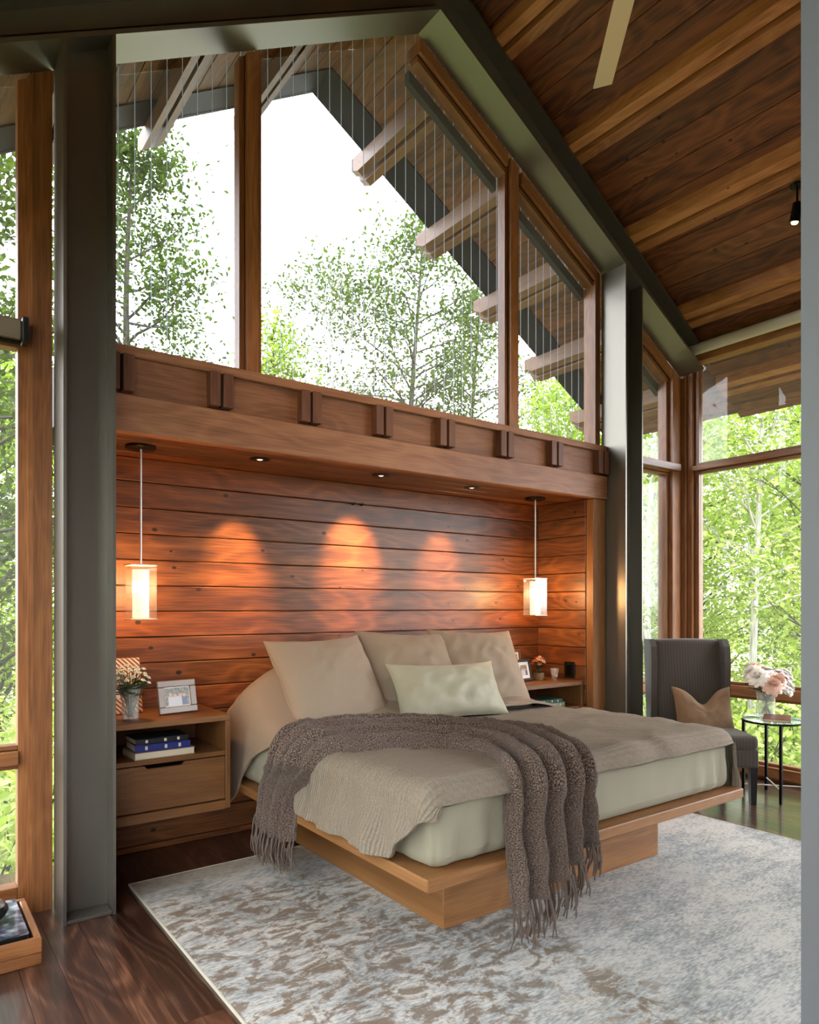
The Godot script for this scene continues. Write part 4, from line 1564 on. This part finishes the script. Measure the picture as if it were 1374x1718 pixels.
# ---------------------------------------------------------------- armchair and side table
func seating() -> void:
	var o := thing("wing_chair", "dark grey pinstriped wing chair by the corner windows", "chair", Vector3(4.67, 0, -2.81), "", deg_to_rad(-37.5))
	var f := noise(3.0, 2, 44)
	var puff := func(p: Vector3, _n: Vector3) -> float: return 0.006 * f.get_noise_3d(p.x, p.y, p.z)
	var b := MB.new()
	b.soft(Vector3(0, 0.315, 0.0), Vector3(0.55, 0.13, 0.56), 0.02, Transform3D.IDENTITY, 8, puff)
	part(b, "seat_frame", M.chair_cloth, o, true)
	b = MB.new()
	b.soft(Vector3(0, 0.42, 0.02), Vector3(0.54, 0.1, 0.54), 0.035, Transform3D.IDENTITY, 10, func(p: Vector3, n: Vector3) -> float: return 0.02 * maxf(0.0, n.y) * (1.0 - pow(p.x / 0.27, 2.0)) * (1.0 - pow(p.z / 0.27, 2.0)))
	part(b, "seat_cushion", M.chair_cloth, o, true)
	var rake := Transform3D(Basis(Vector3.RIGHT, deg_to_rad(-7)), Vector3(0, 0.3, -0.27))
	b = MB.new()
	b.soft(Vector3(0, 0.4, 0), Vector3(0.52, 0.81, 0.11), 0.04, rake, 10, func(p: Vector3, n: Vector3) -> float: return 0.02 * maxf(0.0, n.z) * (1.0 - pow(p.x / 0.26, 2.0)))
	part(b, "backrest", M.chair_cloth, o, true)
	for s in [-1.0, 1.0]:
		b = MB.new()      # wing: deepest near the top, swept back to the seat
		var outline := [Vector2(0.1, 0.04), Vector2(0.3, 0.08), Vector2(0.62, 0.13), Vector2(0.74, 0.13), Vector2(0.8, 0.09), Vector2(0.81, -0.04), Vector2(0.1, -0.05)]
		var pts := []
		for q in outline:
			pts.append(rake * Vector3(s * 0.25, q.x, q.y))
		b.extrude(pts, rake.basis * Vector3(s * 0.045, 0, 0), Vector3.UP)
		part(b, "wing", M.chair_cloth, o, true)
	for q in [[-0.24, 0.25], [0.24, 0.25], [-0.24, -0.24], [0.24, -0.24]]:
		b = MB.new()
		var s := 0.024
		var top := []
		var low := []
		for e in [[-1, -1], [1, -1], [1, 1], [-1, 1]]:
			top.append(Vector3(q[0] + e[0] * s, 0.26, q[1] + e[1] * s))
			low.append(Vector3(q[0] + e[0] * s * 0.75, 0.0, q[1] + e[1] * s * 0.75))
		var mid := Vector3(q[0], 0.13, q[1])
		b.poly(top, Vector3.UP, mid)
		b.poly(low, Vector3.UP, mid)
		for i in 4:
			b.poly([top[i], top[(i + 1) % 4], low[(i + 1) % 4], low[i]], Vector3.UP, mid)
		part(b, "leg", M.black, o, true)
	var at := o.transform * Vector3(0.03, 0.59, -0.06)
	cushion("chair_pillow", at, Vector2(0.42, 0.36), 0.16, Vector3(-18, -37.5, 0), M.chair_pillow, "small taupe velvet pillow with a dented top on the wing chair", 15, 0.11)
	# round glass table on four thin black legs
	var c := Vector3(5.02, 0, -2.48)
	var t := thing("side_table", "round glass-topped side table with four thin black legs by the window", "table", c)
	b = MB.new()
	b.lathe([Vector2(0, 0.545), Vector2(0.195, 0.545), Vector2(0.2, 0.549), Vector2(0.2, 0.557), Vector2(0.195, 0.56), Vector2(0, 0.56)], c, 48)
	part(b, "glass_top", M.table_glass, t)
	b = MB.new()
	b.lathe([Vector2(0.19, 0.532), Vector2(0.203, 0.532), Vector2(0.203, 0.544), Vector2(0.19, 0.544), Vector2(0.19, 0.532)], c, 48)
	part(b, "rim", M.black_metal, t)
	var feet := []
	for k in 4:
		var a := deg_to_rad(50.0) + k * PI / 2.0
		var p := c + Vector3(cos(a), 0, sin(a)) * 0.195
		feet.append(p)
		b = MB.new()
		b.box(p + Vector3(-0.009, 0, -0.009), p + Vector3(0.009, 0.544, 0.009), 1, 0.001)
		part(b, "leg", M.black_metal, t)
	for k in 2:
		b = MB.new()
		b.tube([feet[k] + Vector3(0, 0.08 + k * 0.011, 0), feet[k + 2] + Vector3(0, 0.08 + k * 0.011, 0)], [0.005, 0.005], 8)
		part(b, "stretcher", M.chrome, t)
	book("book", Vector3(4.95, 0.56, -2.42), Vector3(0.25, 0.022, 0.17), Color(0.4, 0.09, 0.07), false, "dark red book lying on the glass side table", 25.0)
	vase("flower_vase", Vector3(5.06, 0.5615, -2.55), 0.06, 0.17, "clear glass vase of peonies on the side table by the window")
	peonies(Vector3(5.06, 0.58, -2.55))


func peonies(at: Vector3) -> void:
	rng.seed = 88
	var o := thing("peony_bunch", "bunch of big white and blush peonies in the side table's vase", "flowers", at)
	var heads := [Vector3(-0.12, 0.27, 0.0), Vector3(-0.02, 0.25, 0.09), Vector3(0.05, 0.29, -0.02), Vector3(0.14, 0.27, 0.06), Vector3(0.0, 0.31, -0.1), Vector3(-0.08, 0.3, -0.07), Vector3(0.12, 0.26, -0.08), Vector3(-0.09, 0.22, 0.09), Vector3(0.09, 0.2, 0.1)]
	for i in heads.size():
		var p: Vector3 = at + heads[i]
		var st := MB.new()
		st.tube([at + Vector3(-heads[i].x * 0.25, 0.0, -heads[i].z * 0.25), at + Vector3(heads[i].x * 0.2, 0.13, heads[i].z * 0.2), p], [0.003, 0.003, 0.003], 6)
		part(st, "stem", M.stem, o)
		var b := MB.new()
		var out := Vector3(heads[i].x, 0.12, heads[i].z)
		bloom(b, p, out, 0.078, 9, 7)
		part(b, "bloom", M.petal if i % 3 != 1 else M.blush, o)
	for i in 9:
		var a := i * 2.4
		var b := MB.new()
		leaf_blade(b, at + Vector3(cos(a) * 0.03, 0.13 + 0.008 * i, sin(a) * 0.03), Vector3(cos(a), 0.45, sin(a)), 0.11, 0.03)
		part(b, "leaf", M.stem, o)


# ---------------------------------------------------------------- rug, shades, things on the floor
func small_things() -> void:
	var b := MB.new()
	b.box(Vector3(0.9, 0.0005, -3.52), Vector3(4.16, 0.011, 0.7), 0, 0.002)
	# the printed pattern is laid once over the whole rug
	for i in b.v.size():
		b.t[i] = Vector2((b.v[i].x - 0.9) / 3.26, (b.v[i].z + 3.52) / 4.22)
	var r := thing("rug", "large distressed grey and ivory area rug with brown flecks under the bed", "rug", Vector3(2.53, 0, -1.4))
	part(b, "pile", M.rug, r)
	b = MB.new()
	for q in [[Vector3(0.896, 0.0005, -3.524), Vector3(0.904, 0.0125, 0.704)], [Vector3(4.156, 0.0005, -3.524), Vector3(4.164, 0.0125, 0.704)], [Vector3(0.904, 0.0005, -3.524), Vector3(4.156, 0.0125, -3.516)]]:
		b.box(q[0], q[1], 0, 0.002)
	part(b, "binding", M.rug_edge, r)
	# roller shades
	var s := thing("roller_shade", "long cream roller shade rolled up above the right-hand windows", "roller shade", Vector3(5.4, 3.5, -1.5))
	b = MB.new()
	b.tube([Vector3(5.38, 3.5, -3.36), Vector3(5.38, 3.5, 0.8)], [0.045, 0.045], 24)
	part(b, "roll", M.shade_cloth, s)
	for z in [-3.385, 0.8]:
		b = MB.new()
		b.box(Vector3(5.33, 3.44, z), Vector3(5.45, 3.56, z + 0.02), 1, 0.003)
		part(b, "bracket", M.black_metal, s)
	s = thing("roller_shade", "short roller shade in a bronze cassette across the left window, rolled up", "roller shade", Vector3(0.1, 2.55, -3.43))
	b = MB.new()
	b.box(Vector3(-0.24, 2.5, -3.468), Vector3(0.43, 2.585, -3.4), 0, 0.008)
	part(b, "cassette", plain(Color(0.55, 0.5, 0.43), 0.4, 0.4), s)
	b = MB.new()
	b.box(Vector3(0.43, 2.49, -3.475), Vector3(0.455, 2.595, -3.39), 1, 0.004)
	part(b, "end_bracket", M.black, s)
	b = MB.new()
	b.tube([Vector3(-0.24, 2.488, -3.43), Vector3(0.425, 2.488, -3.43)], [0.011, 0.011], 10)
	part(b, "bottom_bar", M.bronze, s)
	# wooden tray on the floor at the left with a big book and a bowl
	var t := thing("floor_tray", "low wooden tray on the floor below the left window", "tray", Vector3(0.1, 0, -3.05))
	b = MB.new()
	b.off = cut()
	b.box(Vector3(-0.27, 0.0, -3.4), Vector3(0.44, 0.045, -2.95), 0, 0.004)
	part(b, "base", M.fir1, t)
	for q in [[Vector3(-0.27, 0.045, -2.975), Vector3(0.44, 0.1, -2.95)], [Vector3(-0.27, 0.045, -3.4), Vector3(0.44, 0.1, -3.375)], [Vector3(0.415, 0.045, -3.375), Vector3(0.44, 0.1, -2.975)], [Vector3(-0.27, 0.045, -3.375), Vector3(-0.245, 0.1, -2.975)]]:
		b = MB.new()
		b.off = cut()
		b.box(q[0], q[1], 0 if q[1].x - q[0].x > 0.1 else 2, 0.004)
		part(b, "rim", M.fir0, t)
	var im := Image.create(128, 128, false, Image.FORMAT_RGB8)
	var f := noise(0.035, 4, 27)
	for x in 128:
		for y in 128:
			im.set_pixel(x, y, Color(0.22, 0.24, 0.28).lerp(Color(0.75, 0.76, 0.8), clampf(0.35 + 1.2 * f.get_noise_2d(x, y), 0, 1)))
	var marble := plain(Color.WHITE, 0.12)
	marble.albedo_texture = ImageTexture.create_from_image(im)
	marble.uv1_scale = Vector3(2.5, 2.5, 1)
	var bk := thing("large_book", "big dark-sided book with a glossy marbled grey cover in the floor tray", "book", Vector3(0.1, 0.046, -3.15))
	b = MB.new()
	b.box(Vector3(-0.22, 0.046, -3.36), Vector3(0.395, 0.11, -2.99), 0, 0.003)
	part(b, "pages", M.black, bk)
	b = MB.new()
	b.box(Vector3(-0.225, 0.11, -3.365), Vector3(0.4, 0.118, -2.985), 0, 0.002)
	part(b, "cover", marble, bk)
	var bw := thing("bowl", "small dark and silver striped bowl on the marbled book", "bowl", Vector3(0.265, 0.118, -3.16))
	b = MB.new()
	b.lathe([Vector2(0, 0.0), Vector2(0.045, 0.0), Vector2(0.075, 0.025), Vector2(0.085, 0.05), Vector2(0.07, 0.075), Vector2(0.045, 0.085)], Vector3(0.265, 0.1182, -3.16), 36)
	part(b, "body", M.silver, bw)
	b = MB.new()
	b.lathe([Vector2(0.0765, 0.026), Vector2(0.0865, 0.046), Vector2(0.0855, 0.054), Vector2(0.0765, 0.068)], Vector3(0.265, 0.1182, -3.16), 36)
	part(b, "dark_band", M.black, bw)
	b = MB.new()
	b.lathe([Vector2(0.046, 0.085), Vector2(0.04, 0.08), Vector2(0.0, 0.05)], Vector3(0.265, 0.1182, -3.16), 36)
	part(b, "inside", M.black_metal, bw)


# ---------------------------------------------------------------- outside
func outdoors() -> void:
	var g := MB.new()
	var f := noise(0.08, 3, 101)
	g.grid(50, 50, func(u, v):
		var x := lerpf(-30.0, 60.0, u)
		var z := lerpf(-55.0, 30.0, v)
		var far := Vector2(maxf(0.0, absf(x - 2.6) - 4.0), maxf(0.0, absf(z + 0.5) - 4.0)).length()
		return Vector3(x, -1.5 - 0.02 * far + 0.4 * f.get_noise_2d(x, z), z), Vector2(20, 20), true)
	struct(g, "ground", M.ground)
	leaf_mesh = make_leaf()
	# [place, height, crown radius, height of the lowest branches as a share, leaves, tone, label, bark, lean]
	var deep := [Color(0.032, 0.052, 0.01), Color(0.09, 0.12, 0.026)]
	var fresh := [Color(0.16, 0.22, 0.03), Color(0.42, 0.46, 0.11)]
	var sunny := [Color(0.3, 0.36, 0.08), Color(0.72, 0.72, 0.28)]
	var soft := [Color(0.045, 0.065, 0.018), Color(0.12, 0.14, 0.05)]
	tree(Vector3(2.66, -1.5, -10.0), 9.6, 1.45, 0.25, 20000, 0.07, deep, M.bark, 0.0, 1, "slender dark green tree rising in the left upper window pane")
	tree(Vector3(8.1, -1.6, -11.0), 10.6, 1.9, 0.4, 9500, 0.085, soft, M.bark, 0.1, 2, "tall sparse tree standing in the middle of the central window pane")
	tree(Vector3(6.6, -1.6, -11.5), 9.6, 1.7, 0.4, 5500, 0.08, soft, M.birch, -0.1, 3, "thin pale tree left of the tall one in the central window pane")
	tree(Vector3(9.3, -1.6, -11.0), 9.6, 1.6, 0.35, 8000, 0.085, soft, M.bark, 0.5, 4, "leaning tree right of the tall one in the central window pane")
	tree(Vector3(5.4, -1.6, -11.5), 8.0, 1.1, 0.3, 7000, 0.08, fresh, M.bark, 0.0, 5, "small bright tree at the left edge of the central window pane")
	tree(Vector3(13.5, -1.8, -12.0), 8.8, 2.2, 0.25, 7500, 0.09, fresh, M.bark, 0.0, 6, "bushy bright tree behind the right upper window pane")
	tree(Vector3(0.3, -1.5, -8.0), 8.0, 1.6, 0.25, 12000, 0.08, soft, M.bark, 0.2, 7, "tree with drooping branches beyond the far left window")
	tree(Vector3(1.1, -1.6, -11.0), 6.2, 1.3, 0.15, 9000, 0.08, fresh, M.bark, 0.0, 8, "low bright tree seen through the lower left window")
	tree(Vector3(9.6, -1.6, -5.0), 8.5, 1.5, 0.35, 5000, 0.09, sunny, M.birch, 0.1, 9, "pale-trunked tree seen through the big right-hand window")
	var woods_label := "leafy green tree of the wood beyond the right-hand corner windows"
	var spots := [Vector2(10.8, -7.2), Vector2(8.6, -5.9), Vector2(10.6, -3.9), Vector2(12.5, -5.2), Vector2(12.8, -8.2), Vector2(15.5, -6.6), Vector2(16.0, -10.0), Vector2(13.5, -3.6), Vector2(18.5, -8.2), Vector2(9.8, -8.4), Vector2(18.0, -12.5)]
	for i in spots.size():
		tree(Vector3(spots[i].x, -1.7, spots[i].y), rng.randf_range(6.6, 8.8), rng.randf_range(1.6, 2.3), 0.12, 14000, 0.08, sunny if i % 2 == 0 else fresh, M.bark if i % 2 == 0 else M.birch, rng.randf_range(-0.2, 0.2), 20 + i, woods_label, "trees of the wood beyond the corner windows")
	var left_label := "leafy tree of the wood beyond the left window"
	for q in [Vector2(0.9, -14.0), Vector2(2.2, -15.5), Vector2(-0.6, -12.5), Vector2(4.0, -16.0)]:
		tree(Vector3(q.x, -1.7, q.y), rng.randf_range(6.0, 8.0), 1.8, 0.1, 12000, 0.1, sunny, M.bark, 0.1, 40 + int(q.x * 10.0), left_label, "trees of the wood beyond the left window")
	for q in [Vector2(-5.0, -3.2), Vector2(-6.2, -0.6), Vector2(-5.4, 2.2), Vector2(-8.5, -5.5)]:  # added out of view to cut the daylight from the left
		tree(Vector3(q.x, -1.6, q.y), rng.randf_range(7.0, 9.0), 2.0, 0.15, 11000, 0.1, fresh, M.bark, 0.0, 60 + int(q.x * 3.0), "leafy tree added outside the left window wall, out of view, to dim its light", "added trees dimming the left window wall")
	var shrub_label := "low leafy shrub outside the right-hand corner windows, below their sills"
	for q in [Vector2(8.0, -4.6), Vector2(8.6, -3.2), Vector2(9.6, -6.3), Vector2(10.5, -5.0), Vector2(11.5, -3.4), Vector2(7.6, -6.2), Vector2(0.6, -6.6), Vector2(1.3, -8.0), Vector2(0.0, -9.5), Vector2(9.0, -2.2), Vector2(12.0, -6.5)]:
		if q.x < 2.0:
			shrub(Vector3(q.x, -1.6, q.y), rng.randf_range(1.9, 2.6), 4200, sunny, "low leafy shrub outside the far left window, below its sill", "shrubs outside the left window")
		else:
			shrub(Vector3(q.x, -1.6, q.y), rng.randf_range(1.9, 2.6), 4200, sunny, shrub_label, "shrubs outside the corner windows")


var leaf_mesh: ArrayMesh


func make_leaf() -> ArrayMesh:      # a pointed leaf folded along its rib, 1 long
	var b := MB.new()
	var rib := [Vector3(0, 0, 0), Vector3(0, -0.03, 0.35), Vector3(0, -0.1, 0.7), Vector3(0, -0.2, 1.0)]
	var edge := [0.04, 0.3, 0.24, 0.0]
	for s in [-1.0, 1.0]:
		for i in 3:
			var p := [rib[i], rib[i + 1], rib[i + 1] + Vector3(s * edge[i + 1], 0.08 * (1 if i < 2 else 0), 0), rib[i] + Vector3(s * edge[i], 0.08, 0)]
			if i == 2:
				p.remove_at(2)
			b.poly(p, Vector3(0, 0, 1), Vector3(0, -10, 0))
	return b.mesh()


func leaves(o: Node3D, places: PackedVector3Array, size: float, tone: Array, r: RandomNumberGenerator) -> void:
	var buf := PackedFloat32Array()
	buf.resize(places.size() * 16)
	var dark: Color = tone[0]
	var light: Color = tone[1]
	for i in places.size():
		var p := places[i]
		var bs := Basis.from_euler(Vector3(r.randf_range(-0.9, 0.9), r.randf() * TAU, r.randf_range(-0.9, 0.9))).scaled(Vector3.ONE * size * r.randf_range(0.65, 1.25))
		var c := dark.lerp(light, r.randf())
		var k := i * 16
		buf[k] = bs.x.x
		buf[k + 1] = bs.y.x
		buf[k + 2] = bs.z.x
		buf[k + 3] = p.x
		buf[k + 4] = bs.x.y
		buf[k + 5] = bs.y.y
		buf[k + 6] = bs.z.y
		buf[k + 7] = p.y
		buf[k + 8] = bs.x.z
		buf[k + 9] = bs.y.z
		buf[k + 10] = bs.z.z
		buf[k + 11] = p.z
		buf[k + 12] = c.r
		buf[k + 13] = c.g
		buf[k + 14] = c.b
		buf[k + 15] = 1.0
	var mm := MultiMesh.new()
	mm.transform_format = MultiMesh.TRANSFORM_3D
	mm.use_colors = true
	mm.mesh = leaf_mesh
	mm.instance_count = places.size()
	mm.buffer = buf
	var mi := MultiMeshInstance3D.new()
	mi.name = "foliage"
	mi.multimesh = mm
	mi.material_override = M.leaf
	stuff(mi)
	o.add_child(mi, true)


func tree(at: Vector3, height: float, spread: float, bare: float, count: int, leaf: float, tone: Array, bark_m: Material, lean: float, s: int, label: String, group := "") -> void:
	var r := RandomNumberGenerator.new()
	r.seed = 1000 + s
	var o := thing("tree", label, "tree", at, group)
	var trunk := MB.new()
	var boughs := MB.new()
	var n := 12
	var pts := []
	var rad := []
	var base := (0.0095 * height + 0.015) * (0.6 if bark_m == M.birch else 1.0)
	for i in n + 1:
		var k := float(i) / n
		pts.append(Vector3(lean * height * 0.12 * k * k + 0.12 * sin(k * 5.0 + s), height * k * 0.97, 0.1 * sin(k * 4.0 + s * 2.0)))
		rad.append(base * (1.0 - 0.9 * k) + 0.006)
	trunk.tube(pts, rad, 9, false)
	part(trunk, "trunk", bark_m, o, true)
	var tips := PackedVector3Array()
	var boughs_n := int(22 + height * 3.0)
	for i in boughs_n:
		var k := bare + (1.0 - bare) * (i + r.randf()) / boughs_n
		var seg := minf(k * n, n - 0.01)
		var root: Vector3 = pts[int(seg)].lerp(pts[int(seg) + 1], seg - int(seg))
		var a := i * 2.4 + r.randf_range(-0.5, 0.5)
		var q := (k - bare) / (1.0 - bare)
		var long := spread * (0.35 + 1.1 * sin(PI * clampf(q * 0.8 + 0.2, 0, 1))) * r.randf_range(0.6, 1.05) * 0.75
		var dir := Vector3(cos(a), r.randf_range(0.35, 1.0), sin(a)).normalized()
		var br := [root]
		var bw := [rad[int(seg)] * 0.45]
		var m := 5
		for j in m:
			dir = (dir + Vector3(r.randf_range(-0.25, 0.25), r.randf_range(-0.18, 0.2), r.randf_range(-0.25, 0.25))).normalized()
			br.append(br[j] + dir * long / m)
			bw.append(bw[0] * (1.0 - 0.85 * (j + 1.0) / m) + 0.003)
		boughs.tube(br, bw, 5, false)
		for e in 6:      # twigs
			var j := r.randi_range(2, m)
			var d := (dir + Vector3(r.randf_range(-1, 1), r.randf_range(-0.6, 0.7), r.randf_range(-1, 1))).normalized()
			var tl := long * r.randf_range(0.2, 0.45)
			var end: Vector3 = br[j] + d * tl
			boughs.tube([br[j], br[j].lerp(end, 0.5) + Vector3(0, 0.02, 0), end], [0.007, 0.005, 0.003], 4, false)
			for w in 3:
				tips.append(br[j].lerp(end, 0.3 + 0.35 * w))
	stuff(part(boughs, "branches", bark_m, o, true))
	var places := PackedVector3Array()
	for i in count:
		var t := tips[r.randi() % tips.size()]
		places.append(t + Vector3(r.randfn(0, 0.2), r.randfn(0, 0.16), r.randfn(0, 0.2)))
	leaves(o, places, leaf, tone, r)


func shrub(at: Vector3, size: float, count: int, tone: Array, label: String, group: String) -> void:
	var r := RandomNumberGenerator.new()
	r.seed = int(at.x * 100.0 - at.z * 37.0)
	var o := thing("shrub", label, "shrub", at, group)
	var st := MB.new()
	var tips := PackedVector3Array()
	for i in 26:
		var a := i * 2.4
		var d := Vector3(cos(a) * r.randf_range(0.15, 0.75), 1.0, sin(a) * r.randf_range(0.15, 0.75)).normalized()
		var long := size * r.randf_range(0.55, 1.0)
		var p := [Vector3(cos(a) * 0.1, 0, sin(a) * 0.1)]
		var w := [0.014]
		for j in 5:
			d = (d + Vector3(r.randf_range(-0.2, 0.2), 0.0, r.randf_range(-0.2, 0.2))).normalized()
			p.append(p[j] + d * long / 5.0)
			w.append(0.012 - j * 0.002)
			tips.append(p[j + 1])
			tips.append(p[j + 1] + Vector3(r.randf_range(-0.15, 0.15), 0.05, r.randf_range(-0.15, 0.15)))
		st.tube(p, w, 5, false)
	stuff(part(st, "stems", M.bark, o, true))
	var places := PackedVector3Array()
	for i in count:
		places.append(tips[r.randi() % tips.size()] + Vector3(r.randfn(0, 0.16), r.randfn(0, 0.12), r.randfn(0, 0.16)))
	leaves(o, places, 0.09, tone, r)
